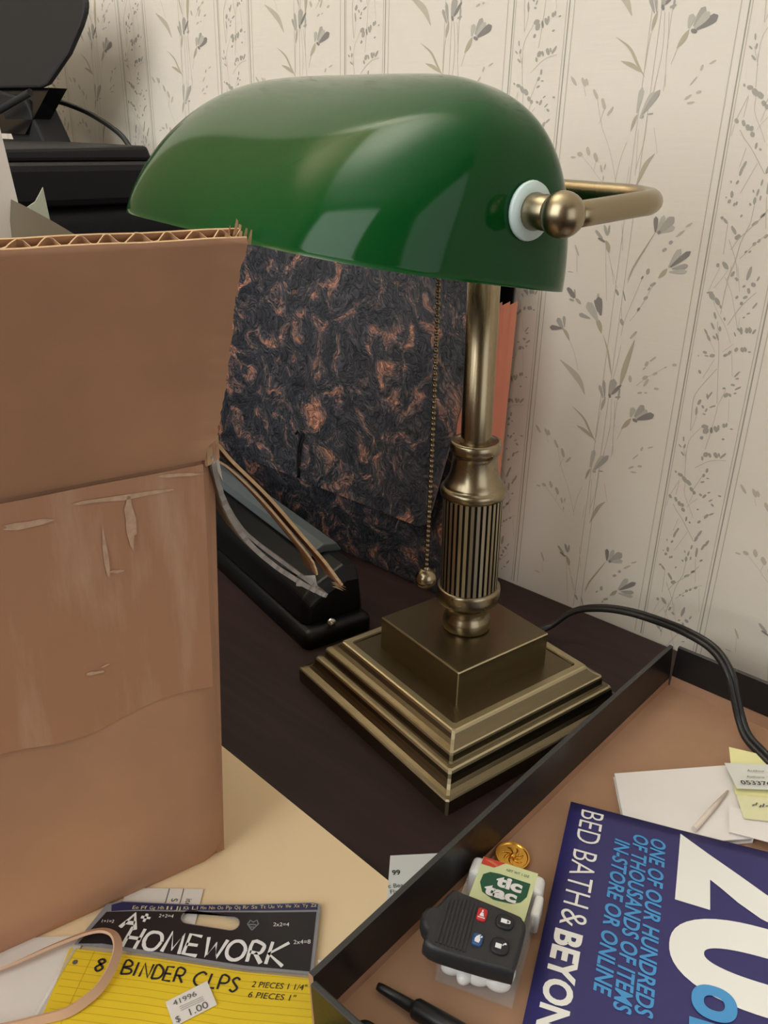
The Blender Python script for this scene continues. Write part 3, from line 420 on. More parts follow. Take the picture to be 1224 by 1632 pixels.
# shade
SA = math.radians(170.2577); su = V((math.cos(SA), math.sin(SA), 0)); sn = V((-su.y, su.x, 0))
SO = V((-.283599, .289506, .315220))
SW = .110170                                   # half length at the height of the pivots
SL, SF, SB, SH, SP, SRX, SRY, SS = .110480, .07666, .05680, .07255, 3.55357, 4.19216, 1.51191, .02509
tau, rho = math.radians(9.15329), math.radians(0.81873)
def shade_pt(x, y, z):
    y, z = y*math.cos(tau) - z*math.sin(tau), y*math.sin(tau) + z*math.cos(tau)
    x, z = x*math.cos(rho) - z*math.sin(rho), x*math.sin(rho) + z*math.cos(rho)
    return SO + su*x + sn*y + V((0,0,1))*z
def shade_rows(ins, nu=160):
    rows = []; T = []
    for k in range(nu):
        a = 2*math.pi*k/nu; ct, st = math.cos(a), math.sin(a)
        kk = (abs(ct)**SP + abs(st)**SP)**(-1/SP); T.append((ct*kk, st*kk))
    l, f, b, h = SL-ins, SF-ins, SB-ins, SH-ins
    for i in range(49):
        v = math.sin(i/48*math.pi/2); Rx = max(1 - v**SRX, 0)**(1/SRX); Ry = max(1 - v**SRY, 0)**(1/SRY)
        rows.append([(X*l*max(Rx, 1e-4), Y*(f if Y > 0 else b)*max(Ry, 1e-4), v*h - SS) for X, Y in T])
    return rows
q = NT('green_cased_glass'); b = q.b
b.inputs['Base Color'].default_value = (0.0025, 0.055, 0.010, 1); b.inputs['Roughness'].default_value = 0.10; b.inputs['IOR'].default_value = 1.45; b.inputs['Specular IOR Level'].default_value = 0.24
m_glass = q.m
m_opal = mat('white_opal_lining', rgb(226, 232, 226), 0.3)
g = G(); ro = shade_rows(0.0); ri = shade_rows(0.0032)
g.rows(ro, 0, True, shade_pt, False); g.rows([ro[0], ri[0]], 0, False, shade_pt, False); g.rows(ri, 1, True, shade_pt, False)
shade = g.build('lamp_shade', [m_glass, m_opal], lamp)
# yoke arms, knobs and washers
m_washer = mat('white_nylon', rgb(205, 222, 218), 0.35)
bz = V((0, 0, .0042))
hub = axp(.3180); hub.z = 0.3186
def yoke_pt(s, nn_, z): return V((LX, LY, 0)) + su*s + sn*nn_ + V((0,0,z))
YN = 0.0255
for sg in (-1, 1):
    kc = SO + su*(sg*(SW + .0160)) + V((0, 0, 0.0002 - 0.0012*sg*0))
    al = (kc - V((LX, LY, 0))).dot(su); nk = (kc - V((LX, LY, 0))).dot(sn)
    pts = [yoke_pt(al, nk - t*(nk - YN - .022), .3146 + .0030*t) for t in (0.05, 0.3, 0.6, 0.85, 1.0)]
    for k in range(1, 9):
        a = math.pi/2*k/8; pts.append(yoke_pt(al - sg*.022*(1-math.cos(a)), YN + .022*(1 - math.sin(a)), .3176 + .0010*k/8))
    for t in (0.3, 0.7, 1.0): pts.append(yoke_pt((al - sg*.022)*(1-t) - sg*0.0, YN, .3186))
    g = G(); g.tube(pts, .0046, 16); ya = g.build('yoke_arm', [m_brass], lamp)
    g = G(); g.ball(kc, .0079, 0, 24, 16); g.lathe([(.0001, -.0155), (.0062, -.0150), (.0066, -.0125), (.0060, -.0100), (.0062, -.0075), (.0050, -.0040)], kc, su*sg, 24)
    g.build('knob', [m_brass], lamp)
    g = G(); g.lathe([(.0055, -.0010), (.0100, -.0010), (.0104, 0), (.0100, .0012), (.0060, .0014)], kc - su*sg*.0150, su*sg, 32)
    g.build('washer', [m_washer], lamp)
g = G(); g.tube([axp(.3020), V((*axp(.3100).xy, .3100)), yoke_pt(0, YN*0.6, .3165), yoke_pt(0, YN, .3186)], .0075, 16)
g.lathe([(.0001, -.014), (.0070, -.014), (.0075, -.012), (.0075, .012), (.0070, .014), (.0001, .014)], yoke_pt(0, YN, .3186), su, 24)
g.build('yoke_hub', [m_brass], lamp)
# socket, bulb
sk = yoke_pt(0, YN, .3120)
g = G(); g.lathe([(.001, 0), (.012, 0), (.017, .006), (.017, .034), (.014, .038), (.001, .038)], sk + sn*0.004 + V((0,0,-.010)), sn + V((0,0,.05)), 24)
g.build('bulb_socket', [m_brass], lamp)
m_bulb = mat('frosted_bulb', rgb(232, 230, 222), 0.25)
g = G(); g.ball(sk + sn*.062 + V((0,0,-.006)), .021, 0, 20, 14); g.lathe([(.013, 0), (.014, .01), (.019, .025)], sk + sn*.038 + V((0,0,-.009)), sn, 20)
g.build('light_bulb', [m_bulb], lamp)
# pull chain
g = G(); c0 = V((-.2622, .3312, .2960)); c1 = V((-.2610, .3312, .1150)); nb = 62
for k in range(nb):
    t = k/(nb-1); p = c0.lerp(c1, t) + V((0.0006*math.sin(t*3.0), 0, 0)); g.ball(p, .00135, 0, 8, 6)
g.tube([c0, c0.lerp(c1, .5) + V((0.0006, 0, 0)), c1], .0004, 6)
m_chain = brass('aged_chain', rgb(128, 112, 88), 0.3, 0.05)
chain = g.build('pull_chain', [m_chain], lamp)
g = G(); g.ball(c1 + V((0, 0, -.0058)), .0062, 0, 24, 14); g.lathe([(.0022, 0), (.0024, .001), (.0016, .0028)], c1 + V((0,0,-.0012)), (0,0,1), 12)
g.build('chain_ball', [m_brass], chain)
# power cord (figure-eight flex) leaving the back of the base, over the tray wall
m_cord = mat('black_flex', rgb(26, 25, 24), 0.42)
path = bez([(-.268, .462, .008), (-.2585, .478, .012), (-.2465, .488, .0255), (-.2285, .490, .0350), (-.2080, .490, .0410), (-.1860, .487, .0450), (-.1600, .476, .0515),
            (-.1400, .470, .0510), (-.1255, .462, .0445), (-.1180, .459, .0315), (-.1120, .457, .0200), (-.1040, .452, .0128), (-.0895, .4445, .0105), (-.0600, .430, .0060), (-.020, .41, .0055)], 8)
g = G(); off = V((0.3, 0.75, 0.45)).normalized()*.0016
g.tube([p + off for p in path], .0019, 8); g.tube([p - off for p in path], .0019, 8)
g.build('power_cord', [m_cord], lamp)

# ------------------------------------------------------------------ cardboard carton (front left)
m_card = mat('kraft_cardboard', rgb(182, 137, 106), 0.75, var=0.10, vscale=16, bump=0.10, bscale=160)
m_card_in = mat('cardboard_inside', rgb(150, 108, 74), 0.8, var=0.08)
m_flute = mat('torn_flute_edge', rgb(196, 162, 122), 0.85, var=0.1)
C0 = V((-0.268, 0.186, 0)); DV = V((-0.2425, -0.9701, 0)); CN = V((0.9701, -0.2425, 0)); UP = V((0,0,1))
def cf(a, d, z): return C0 + DV*a + CN*d + UP*z         # along the face, outwards, up
carton = thing('cardboard_box', tuple(cf(0.1, -0.1, 0.0008)), 'open brown cardboard box of corrugated board with one flap standing up', 'box')
ZF = 0.2168; ZB = 0.0012; CLEN = 0.225; CDEP = 0.205; TH = 0.0042
def flare(z): return -0.0070*(z/ZF)**0.8
g = G()
# front wall: a curved grid so the lower edge rounds in and the fold dents
N1, N2 = 24, 24; rows = []
for i in range(N2 + 1):
    z = ZB + (ZF - ZB)*i/N2
    dent = -0.0035*math.exp(-((z - ZB)/0.006)**2) - 0.0012*math.exp(-((z - ZF)/0.004)**2)
    r = []
    for k in range(N1 + 1):
        a = flare(z) + (CLEN + 0.0)*k/N1
        r.append(tuple(cf(a, dent + 0.0012*math.sin(a*40)*math.sin(z*18) - (0.0030*math.exp(-((a - flare(z))/0.003)**2)), z)))
    rows.append(r)
g.rows(rows, 0, True, None, False, False)
inner = [[tuple(V(p) - CN*TH) for p in r] for r in rows]
g.rows([r[::-1] for r in inner], 1, True, None, False, False)
for i in range(N2):
    g.add([rows[i][0], rows[i+1][0], inner[i+1][0], inner[i][0]], [(0,1,2,3)], 2)
g.build('front_panel', [m_card, m_card_in, m_flute], carton)
g = G()
def wallslab(p0, p1, p2, p3, nrm):
    n_ = V(nrm)*TH; A = [V(p) for p in (p0, p1, p2, p3)]; B = [p + n_ for p in A]
    g.add(A + B, [(0,1,2,3), (7,6,5,4), (0,4,5,1), (1,5,6,2), (2,6,7,3), (3,7,4,0)], 0)
wallslab(cf(-.0022, -.0052, ZB), cf(-.0022, -CDEP, ZB), cf(-.0108, -CDEP, ZF), cf(-.0108, -.0052, ZF), DV)
wallslab(cf(CLEN, -TH, ZB), cf(CLEN, -CDEP, ZB), cf(CLEN-.007, -CDEP, ZF), cf(CLEN-.007, -TH, ZF), -DV)
wallslab(cf(0.0012, -CDEP, ZB), cf(CLEN, -CDEP, ZB), cf(CLEN-.007, -CDEP, ZF), cf(-.0055, -CDEP, ZF), CN)
wallslab(cf(0.006, -TH, ZB), cf(CLEN-.005, -TH, ZB), cf(CLEN-.005, -CDEP, ZB), cf(.006, -CDEP, ZB), UP)
g.build('side_panels', [m_card, m_card_in], carton)
# clear packing tape over the upper part of the face
q = NT('clear_packing_tape'); b = q.b
tc = q.n('ShaderNodeTexCoord'); mp = q.n('ShaderNodeMapping'); mp.inputs['Scale'].default_value = (60, 60, 9)
nz = q.n('ShaderNodeTexNoise'); nz.inputs['Scale'].default_value = 1.0; nz.inputs['Detail'].default_value = 6; nz.inputs['Roughness'].default_value = 0.65
rp = q.n('ShaderNodeValToRGB'); rp.color_ramp.elements[0].position = .52; rp.color_ramp.elements[1].position = .95
rp.color_ramp.elements[0].color = rgb(177, 131, 101); rp.color_ramp.elements[1].color = rgb(206, 174, 148)
q.l(tc, 'Object', mp, 0); q.l(mp, 0, nz, 'Vector'); q.l(nz, 0, rp, 0); q.l(rp, 0, b, 'Base Color')
b.inputs['Roughness'].default_value = 0.32
m_tape = q.m
g = G(); R = []
for i in range(13):
    z = 0.108 + (ZF - 0.001 - 0.108)*i/12
    R.append([tuple(cf(flare(z) + 0.004 + (CLEN - .006)*k/16, 0.0016 + 0.0003*math.sin(k*1.7 + i), z + (0.003*math.sin(k*1.1) if i == 0 else 0))) for k in range(17)])
g.rows(R, 0, True, None, False, False)
g.build('packing_tape', [m_tape], carton)
m_scuff = mat('scuffed_tape', rgb(196, 162, 134), 0.45, var=.12, vscale=300)
rnd = random.Random(8)
for (a, z, L, w, rot) in ((.030, .209, .045, .0022, 4), (.008, .2135, .02, .0014, 8), (.066, .206, .018, .003, 3), (.050, .1345, .008, .0018, 8), (.046, .1365, .004, .0008, -8), (.0365, .178, .006, .0014, 12), (.029, .199, .004, .02, 0), (.04, .186, .0018, .02, 0)):
    c_, s_ = math.cos(math.radians(rot)), math.sin(math.radians(rot)); poly = []
    for k in range(12):
        t = 2*math.pi*k/12; x = math.cos(t)*L/2*(1 + rnd.uniform(-.2, .2)); y = math.sin(t)*w/2*(1 + rnd.uniform(-.4, .4)); poly.append((a + x*c_ - y*s_, z + x*s_ + y*c_))
    g = G(); g.add([cf(x, 0.0022, y) for x, y in poly], [tuple(range(12))], 0); g.build('tape_scuff', [m_scuff], carton)

# front flap: outer liner, inner liner and the wavy flute between them, leaning outwards
FA = math.radians(27); FUP = UP*math.cos(FA) + CN*math.sin(FA); FNI = CN*math.cos(FA)*-1 + UP*math.sin(FA)   # FNI: inward normal
FO = cf(0, 0.0, ZF)
def ff(a, u, d): return FO + DV*a + FUP*u + FNI*d
FL = 0.1025; FT = 0.0056
g = G(); rnd = random.Random(3)
def redge(u):   # torn right edge
    return -0.0068 - 0.0012*math.sin(u*55) + rnd.uniform(-.0005, .0005) + (0.0025 if u < 0.010 else 0)
us = [FL*i/40 for i in range(41)]; re = [redge(u) for u in us]
top = lambda a: FL + 0.0006*math.sin(a*160) + 0.0004*math.sin(a*410)
for d0, d1, mi in ((0, 0.0007, 0), (FT - .0007, FT, 1)):
    A = []; B = []
    for i, u in enumerate(us):
        uu = u if i < 40 else top(0)
        A.append([tuple(ff(re[i] + (0.222 - re[i])*k/20, (uu if i < 40 else top(k*.011)), d0)) for k in range(21)])
        B.append([tuple(ff(re[i] + (0.222 - re[i])*k/20, (uu if i < 40 else top(k*.011)), d1)) for k in range(21)])
    g.rows(A, mi, True, None, False, False); g.rows([r[::-1] for r in B], mi, True, None, False, False)
    g.rows([A[-1], B[-1]], 2, False, None, False, False)
    g.rows([[r[0] for r in B], [r[0] for r in A]], 2, False, None, False, False)
fl = []; n = 300
for k in range(n + 1):
    a = -0.0055 + 0.2265*k/n; ph = 2*math.pi*a/0.0088 + .5*math.sin(a*130) + .3*math.sin(a*310)
    fl.append((a, FT/2 + (FT/2 - .0009)*max(-1, min(1, 1.35*math.sin(ph + 0.5*math.sin(ph)))))) 
A = [[tuple(ff(a, 0.0, d)) for a, d in fl], [tuple(ff(a, FL - .0002 + .0004*math.sin(a*700), d)) for a, d in fl]]
B = [[tuple(ff(a, 0.0, d + .0006)) for a, d in fl], [tuple(ff(a, FL - .0002 + .0004*math.sin(a*700), d + .0006)) for a, d in fl]]
g.rows(A, 1, True, None, False, False); g.rows([r[::-1] for r in B], 1, True, None, False, False); g.rows([A[1], B[1]], 2, False, None, False, False)
# torn tuft at the upper right corner
for k in range(9):
    a = -0.0085 + 0.0011*k + rnd.uniform(-.0004, .0004); h = (0.0050 if k == 4 else 0.0018) * rnd.uniform(.6, 1.0); d = rnd.uniform(.0005, FT - .0006)
    g.add([ff(a, FL - .004, d), ff(a + .0014, FL - .004, d + .0003), ff(a + .0011, FL + h, d + rnd.uniform(-.001, .001)), ff(a + .0003, FL + h*.8, d + .0004)], [(0,1,2,3), (3,2,1,0)], 2)
g.build('front_flap', [m_card, m_card_in, m_flute], carton)
# crushed board at the corner of the fold
g = G()
for k in range(14):
    s = 0.0030 + k*0.0005; 
    g.box((0, 0, 0), (0.0014, 0.0046, 0.006 + 0.004*abs(math.sin(k*1.3))), 2 if k % 3 else 0, lambda x, y, z, k=k: cf(-0.0062 - .0011*k*.35 + x, -.0005 - y - .0004*math.sin(k*2), ZF - .003 + z + .0006*k*.3))
g.build('crushed_corner', [m_card, m_card_in, m_flute], carton)
# side flap folded out and down: its cut edge faces us, split into two liners
OUT = -DV
def sf(s, d, z): return C0 + OUT*s + CN*d + UP*z
def ribbon(g, prof, d0, d1, th, m, jag=0.0, endw=None, me=None):
    pts = bez([(s, z, 0) for s, z in prof], 8); n = len(pts); T = []; Bm = []
    for i, p in enumerate(pts):
        a = pts[max(i-1, 0)]; b = pts[min(i+1, n-1)]; t = (b - a).normalized(); nn_ = V((t.y, -t.x, 0))
        if nn_.y < 0: nn_ = -nn_
        j = rnd.uniform(-1, 1)*jag
        T.append((p + nn_*th/2, j)); Bm.append((p - nn_*th/2, j))
    R = [[tuple(sf(p.x, d0 + j, p.y)) for p, j in T], [tuple(sf(p.x, d1, p.y)) for p, j in T], [tuple(sf(p.x, d1, p.y)) for p, j in Bm], [tuple(sf(p.x, d0 + j, p.y)) for p, j in Bm]]
    for i in range(4):
        mi = m if i in (0, 2) or me is None else me
        g.rows([R[i], R[(i+1) % 4]], mi, False, None, False, False)
g = G()
ribbon(g, [(.0060, .2190), (.0085, .2245), (.0180, .2120), (.0330, .1935), (.0500, .1695), (.0610, .1540), (.0690, .1410), (.0705, .1385)], -.0010, -.016, .0014, 0, .0004, me=2)
ribbon(g, [(.0066, .2172), (.0156, .2103), (.0307, .1918), (.0470, .1680), (.0545, .1560), (.0570, .1480)], -.0014, -.014, .0009, 1, .0004, me=2)
# wavy core between the two liners
core = []
for k in range(60):
    t = k/59; s = .010 + .044*t; zt = .2225 - .0665*t - .006*math.sin(math.pi*t)*0; core.append((s, .2170 - .0660*t + .0018*math.sin(k*0.95)))
for k in range(7):
    s = .0685 + rnd.uniform(0, .0025); z = .1395 - rnd.uniform(0, .003)
    g.add([sf(s - .002, -.001, z + .002), sf(s - .003, -.004, z + .001), sf(s + .0015, -.003, z - .0015), sf(s + .0012, 0, z - .0008)], [(0,1,2,3), (3,2,1,0)], 2)
g.build('side_flap', [m_card, m_card_in, m_flute], carton)
m_grey = mat('grey_torn_liner', rgb(150, 142, 136), 0.85, var=.15, vscale=60)
g = G()
ribbon(g, [(.0080, .2180), (.0095, .2080), (.0140, .1900), (.0230, .1735), (.0350, .1590), (.0480, .1465), (.0570, .1390), (.0620, .1352)], -.0008, -.014, .0022, 0, .0007)
ribbon(g, [(.0080, .2180), (.0110, .2020), (.0190, .1830), (.0300, .1690), (.0430, .1555), (.0540, .1440), (.0575, .1400)], -.0020, -.012, .0016, 0, .0007)
g.add([sf(.0480, -.006, .1480), sf(.0560, -.002, .1480), sf(.0585, -.004, .1395), sf(.0500, -.010, .1400)], [(0,1,2,3), (3,2,1,0)], 1)
g.add([sf(.0075, 0, .2165), sf(.0105, -.001, .2200), sf(.0125, -.002, .2050), sf(.0115, -.003, .2060)], [(0,1,2,3), (3,2,1,0)], 1)
g.build('torn_liner', [m_grey, mat('white_torn_paper', rgb(196, 190, 182), .8)], carton)
# papers standing in the carton
m_white = mat('white_paper', rgb(226, 220, 212), 0.6, var=.02)
m_pages = mat('paper_page_edges', rgb(206, 198, 188), 0.8, var=.12, vscale=400, stretch=(1, 1, .02))
bk = thing('book', tuple(cf(.10, -.055, .0056)), 'white paper-covered book standing in the cardboard box, far left edge', 'book')
def bf(a, d, z): return cf(a - .0037 + (z - .29)*0.097, d, z)
g = G(); g.box((.0470, -.0660, .006), (.185, -.0480, .360), 0, bf); g.build('pages', [m_pages], bk)
g = G()
g.box((.0445, -.0480, .005), (.19, -.0470, .364), 0, bf); g.box((.0430, -.0672, .005), (.19, -.0660, .366), 0, bf)
g.build('cover', [m_white], bk)
m_ltgrn = mat('pale_greenish_paper', rgb(196, 200, 184), 0.6, var=.03)
g = G()
P = [(.0300, .283), (.0385, .3020), (.0355, .3055), (.0245, .3105), (.0225, .2830)]
g.prism([(.060, .14), (.0440, .3010), (.0400, .3040), (.0290, .3105), (.0252, .3160), (.0225, .2830), (.0200, .20), (.022, .14)], -.0830, -.0822, 0, lambda x, y, z: cf(x, z, y))
tag(g.build('folded_paper', [m_ltgrn]), 'pale paper corner sticking up inside the cardboard box before the printer', 'paper')
g = G(); rows = []
for i in range(13):
    t = i/12; a = .0475 - .040*t; z = .3150 - .0210*t - .006*t*t; rows.append([tuple(cf(a, -.036 - .006*math.sin(t*2.5), z)), tuple(cf(a + .001, -.038 - .012*math.sin(t*2.0), z - .0075)), tuple(cf(a + .004, -.040 - .012*math.sin(t*2), z - .09))])
g.rows(rows, 0, True, None, False, False); g.rows([[tuple(V(p) - CN*.0006) for p in r[::-1]] for r in rows], 0, True, None, False, False)
tag(g.build('curled_leaflet', [mat('grey_green_leaflet', rgb(172, 172, 156), .55)]), 'grey-green leaflet with a curled edge behind the upright box flap', 'paper')

# ------------------------------------------------------------------ expanding file behind the lamp
q = NT('marbled_cover'); b = q.b
tc = q.n('ShaderNodeTexCoord'); mp = q.n('ShaderNodeMapping'); q.l(tc, 'Object', mp, 0)
w1 = q.n('ShaderNodeTexNoise'); w1.inputs['Scale'].default_value = 16; w1.inputs['Detail'].default_value = 3
q.l(mp, 0, w1, 'Vector')
mx = q.n('ShaderNodeMixRGB'); mx.blend_type = 'ADD'; mx.inputs[0].default_value = 0.09
q.l(mp, 0, mx, 1); q.l(w1, 1, mx, 2)
n1 = q.n('ShaderNodeTexNoise'); n1.inputs['Scale'].default_value = 50; n1.inputs['Detail'].default_value = 8; n1.inputs['Roughness'].default_value = .66; n1.inputs['Distortion'].default_value = .6
q.l(mx, 0, n1, 'Vector')
r1 = q.n('ShaderNodeValToRGB'); cr = r1.color_ramp
cr.elements[0].position = .44; cr.elements[0].color = rgb(54, 55, 60); cr.elements[1].position = .72; cr.elements[1].color = rgb(222, 158, 128)
e = cr.elements.new(.53); e.color = rgb(76, 74, 78); e = cr.elements.new(.58); e.color = rgb(126, 102, 94); e = cr.elements.new(.63); e.color = rgb(170, 120, 100)
q.l(n1, 0, r1, 0)
vo = q.n('ShaderNodeTexVoronoi'); vo.feature = 'DISTANCE_TO_EDGE'; vo.inputs['Scale'].default_value = 210
mp2 = q.n('ShaderNodeMapping'); mp2.inputs['Scale'].default_value = (1.0, 1.0, .32); mp2.inputs['Rotation'].default_value = (0, .5, 0)
mx2 = q.n('ShaderNodeMixRGB'); mx2.blend_type = 'ADD'; mx2.inputs[0].default_value = .16
q.l(mp, 0, mx2, 1); q.l(w1, 1, mx2, 2); q.l(mx2, 0, mp2, 0); q.l(mp2, 0, vo, 'Vector')
r2 = q.n('ShaderNodeValToRGB'); r2.color_ramp.elements[0].position = .02; r2.color_ramp.elements[1].position = .10; r2.color_ramp.elements[0].color = (.12,.12,.12,1)
q.l(vo, 0, r2, 0)
mm = q.n('ShaderNodeMixRGB'); mm.blend_type = 'MULTIPLY'; mm.inputs[0].default_value = .6
q.l(r1, 0, mm, 1); q.l(r2, 0, mm, 2)
mp3 = q.n('ShaderNodeMapping'); mp3.inputs['Scale'].default_value = (340, 340, 46); mp3.inputs['Rotation'].default_value = (0, .6, 0)
mx3 = q.n('ShaderNodeMixRGB'); mx3.blend_type = 'ADD'; mx3.inputs[0].default_value = .22
q.l(mp, 0, mx3, 1); q.l(w1, 1, mx3, 2); q.l(mx3, 0, mp3, 0)
n3 = q.n('ShaderNodeTexNoise'); n3.inputs['Scale'].default_value = 1.0; n3.inputs['Detail'].default_value = 3; q.l(mp3, 0, n3, 'Vector')
r3 = q.n('ShaderNodeValToRGB'); r3.color_ramp.elements[0].position = .40; r3.color_ramp.elements[1].position = .60; r3.color_ramp.elements[0].color = (.25, .25, .27, 1); r3.color_ramp.elements[1].color = (1.25, 1.2, 1.2, 1)
q.l(n3, 0, r3, 0)
m4 = q.n('ShaderNodeMixRGB'); m4.blend_type = 'MULTIPLY'; m4.inputs[0].default_value = .75; q.l(mm, 0, m4, 1); q.l(r3, 0, m4, 2); q.l(m4, 0, b, 'Base Color')
bp = q.n('ShaderNodeBump'); bp.inputs['Strength'].default_value = .25; bp.inputs['Distance'].default_value = .001; q.l(r2, 0, bp, 'Height'); q.l(bp, 0, b, 'Normal')
b.inputs['Roughness'].default_value = .5
m_marble = q.m
m_orange = mat('orange_gusset_paper', rgb(240, 160, 130), .7, var=.03)
m_black = mat('black_plastic', rgb(24, 24, 25), .42, var=.1, vscale=300)
FX0, FX1 = -.640, -.3600
efile = thing('expanding_file', ((FX0 + FX1)/2, .502, 0.0005), 'marbled black and copper expanding file with orange pleats behind the lamp', 'file')
def efr(x, y, z): return V((x, y, z))
g = G(); g.prism([(FX0, .0006), (FX1, .0006), (FX1 + .013, .252), (FX0 - .002, .252)], -.4760, -.4740, 0, lambda x, y, z: V((x, -z, y)))
g.build('front_panel', [m_marble], efile)
g = G(); g.prism([(FX0, .0006), (FX1 + .008, .0006), (FX1 + .010, .262), (FX0 - .002, .262)], -.5335, -.5318, 0, lambda x, y, z: V((x, -z, y)))
g.build('back_panel', [m_black], efile)
g = G(); np_ = 9
for side, xs in ((1, FX1), (-1, FX0)):
    A = []; B = []
    for k in range(2*np_ + 1):
        y = .4765 + (.5315 - .4765)*k/(2*np_); x = xs + side*(-.014 + .0235*k/(2*np_) + (0.0045 if k % 2 else 0))
        A.append((x, y, .004 + .010*(k/(2*np_)))); B.append((x + side*.004, y, .226 + .004*(k % 2)))
    g.rows([A, B], 0, False, None, False, False)
g.box((FX0, .4765, .001), (FX1 - .004, .5315, .004), 0)
g.build('gusset', [m_orange], efile)
def flap_poly():
    P = [(FX0 - .006, .262), (FX0 - .006, .060)]
    P += [(FX0 + .0, .0545), (-.392, .0535)]
    for k in range(7):
        a = math.radians(-90 + 80*k/6); P.append((-.3850 + .013*math.cos(a), .0665 + .013*math.sin(a)))
    P += [(-.3495, .160), (-.3500, .262)]
    return P
FK = .977
def flp(x, y, z):
    lean_ = .0075*max(0, (y - .12)/.14)
    return V((x*FK, .4735*FK + lean_ - .0009 + z, .34 + (y - .34)*FK))
g = G(); g.prism(flap_poly(), 0, .0018, 0, flp, 1)
g.box((FX0*FK - .006, .4702, .2590), (-.3430, .5335, .2625), 1)
fp = g.build('flap', [m_marble, mat('flap_edge', rgb(96, 78, 72), .7)], efile)
g = G(); g.tube(bez([(-.5115, .4600, .1022), (-.5070, .4595, .1066), (-.5046, .4596, .1018), (-.5080, .4596, .0910), (-.5095, .4597, .0765), (-.5100, .4600, .0628)], 6), .0011, 6)
g.build('elastic_cord', [m_black], efile)

# ------------------------------------------------------------------ hole punch beside the carton
m_punch = mat('black_satin_plastic', rgb(15, 15, 16), .45, spec=.35)
m_lever = mat('grey_plastic_lever', rgb(78, 84, 86), .5)
m_steel = mat('steel_rivet', rgb(190, 188, 182), .25, 1.0)
PAZ = 167.0
pf = frame((-.3745, .3472, 0), PAZ)      # x along the punch to the left, y: negative is toward the wall
punch = thing('hole_punch', tuple(pf(.14, -.03, 0)), 'long black hole punch with grey lever lying between box and lamp', 'hole punch')
g = G(); g.rbox((0, -.053, 0.0), (.285, .004, .014), .006, 0, pf); g.build('base', [m_punch], punch)
g = G(); x0, x1 = .006, .28
prof = [(.000, .014), (-.003, .034), (-.012, .040), (-.046, .052), (-.060, .050), (-.064, .014)]
prof = [(y*.80, z) for y, z in prof]
rows = [[pf(x, y, z) for y, z in prof] for x in (x0, x0 + .010, x1)]
rows[0] = [pf(x0 + .004, y*.92 - .003, .014 + (z - .014)*.72) for y, z in prof]
g.rows([[tuple(p) for p in r] for r in rows], 0, False, None, True); body = g.build('body', [m_punch], punch, bevel=.002)
g = G(); prof = [(-.030, .0505), (-.034, .0560), (-.044, .0590), (-.058, .0570), (-.064, .0500), (-.060, .0495), (-.044, .0520)]
rows = [[tuple(pf(x, y*.80, z)) for y, z in prof] for x in (.040, .24)]
g.rows(rows, 0, False, None, True); g.build('lever', [m_lever], punch, bevel=.0012)
g = G(); g.lathe([(.0001, .002), (.0024, .0017), (.0034, .0006), (.0036, 0)], pf(.0012, -.018, .0165), V((math.cos(math.radians(PAZ+180)), math.sin(math.radians(PAZ+180)), .35)), 16)
g.build('rivet', [m_steel], punch)

# ------------------------------------------------------------------ printer
m_prn = mat('black_printer_plastic', rgb(20, 20, 23), .55, bump=.12, bscale=900, spec=.22)
m_prn2 = mat('charcoal_printer_plastic', rgb(42, 41, 42), .6, bump=.12, bscale=900, spec=.2)
m_glossb = mat('gloss_black_plastic', rgb(15, 15, 17), .2)
PX = -.668
prn = thing('printer', (-.88, .33, 0), 'black inkjet printer with raised rear paper support by the wallpaper', 'printer')
g = G()
g.rbox((-1.12, .130, .0), (PX, .500, .2780), .012, 0); bd = g.build('body', [m_prn], prn)
g = G(); R = []
for x in (-1.12, PX + .0015):
    R.append([(x, .130, .2790), (x, .500, .2790), (x, .500, .3030), (x, .470, .3120), (x, .20, .3120), (x, .150, .3060), (x, .130, .2950)])
g.rows(R, 0, False, None, True); g.build('scanner_lid', [m_prn], prn, bevel=.006)
g = G(); R = []
for x, k in ((-1.06, 0), (-.690, 0)):
    R.append([(x, .250, .3122), (x, .4600, .3122), (x, .4550, .3245), (x, .300, .3215)])
g.rows(R, 0, False, None, True); g.build('control_panel', [m_prn2], prn, bevel=.003)
g = G(); g.prism([(-.905, .3200), (-.842, .3200), (-.873, .3620), (-.935, .3700)], -.470, -.440, 0, lambda x, y, z: V((x, -z, y))); g.build('support_bracket', [m_prn2], prn, bevel=.002)
# rear paper support: rounded plate leaning back
def sp(x, h, d): return V((x, .4300 + (h - .33)*0.30 + d, h))
P = [(-1.00, .372), (-.8420, .3710), (-.8300, .3735)]
P += [(-.7990, .3980), (-.7840, .4200)]
for k in range(9):
    a = math.radians(-20 + 110*k/8); P.append((-.8010 + .021*math.cos(a), .4330 + .0175*math.sin(a)))
P += [(-1.00, .4605)]
g = G(); g.prism(P, 0, .006, 0, lambda x, y, z: sp(x, y, z)); g.build('paper_support', [m_prn2], prn, bevel=.0025)
g = G(); g.prism([(-1.0, .330), (-.872, .330), (-.835, .3712), (-1.0, .3722)], .006, .024, 0, lambda x, y, z: sp(x, y, z)); g.build('feed_slot', [m_glossb], prn)
g = G(); g.tube([(-.838, .4300, .3665), (-.900, .4250, .3500), (-1.00, .415, .3220)], .0035, 8); g.build('paper_guide', [m_prn2], prn)
g = G(); g.tube(bez([(-.9100, .4850, .3640), (-.8800, .495, .3570), (-.8489, .500, .3480), (-.8111, .503, .3330), (-.7950, .504, .3200), (-.7870, .5040, .3080), (-.785, .508, .28), (-.79, .512, .1), (-.80, .512, .004)], 6), .0026, 8)
g.build('power_cable', [m_cord], prn)

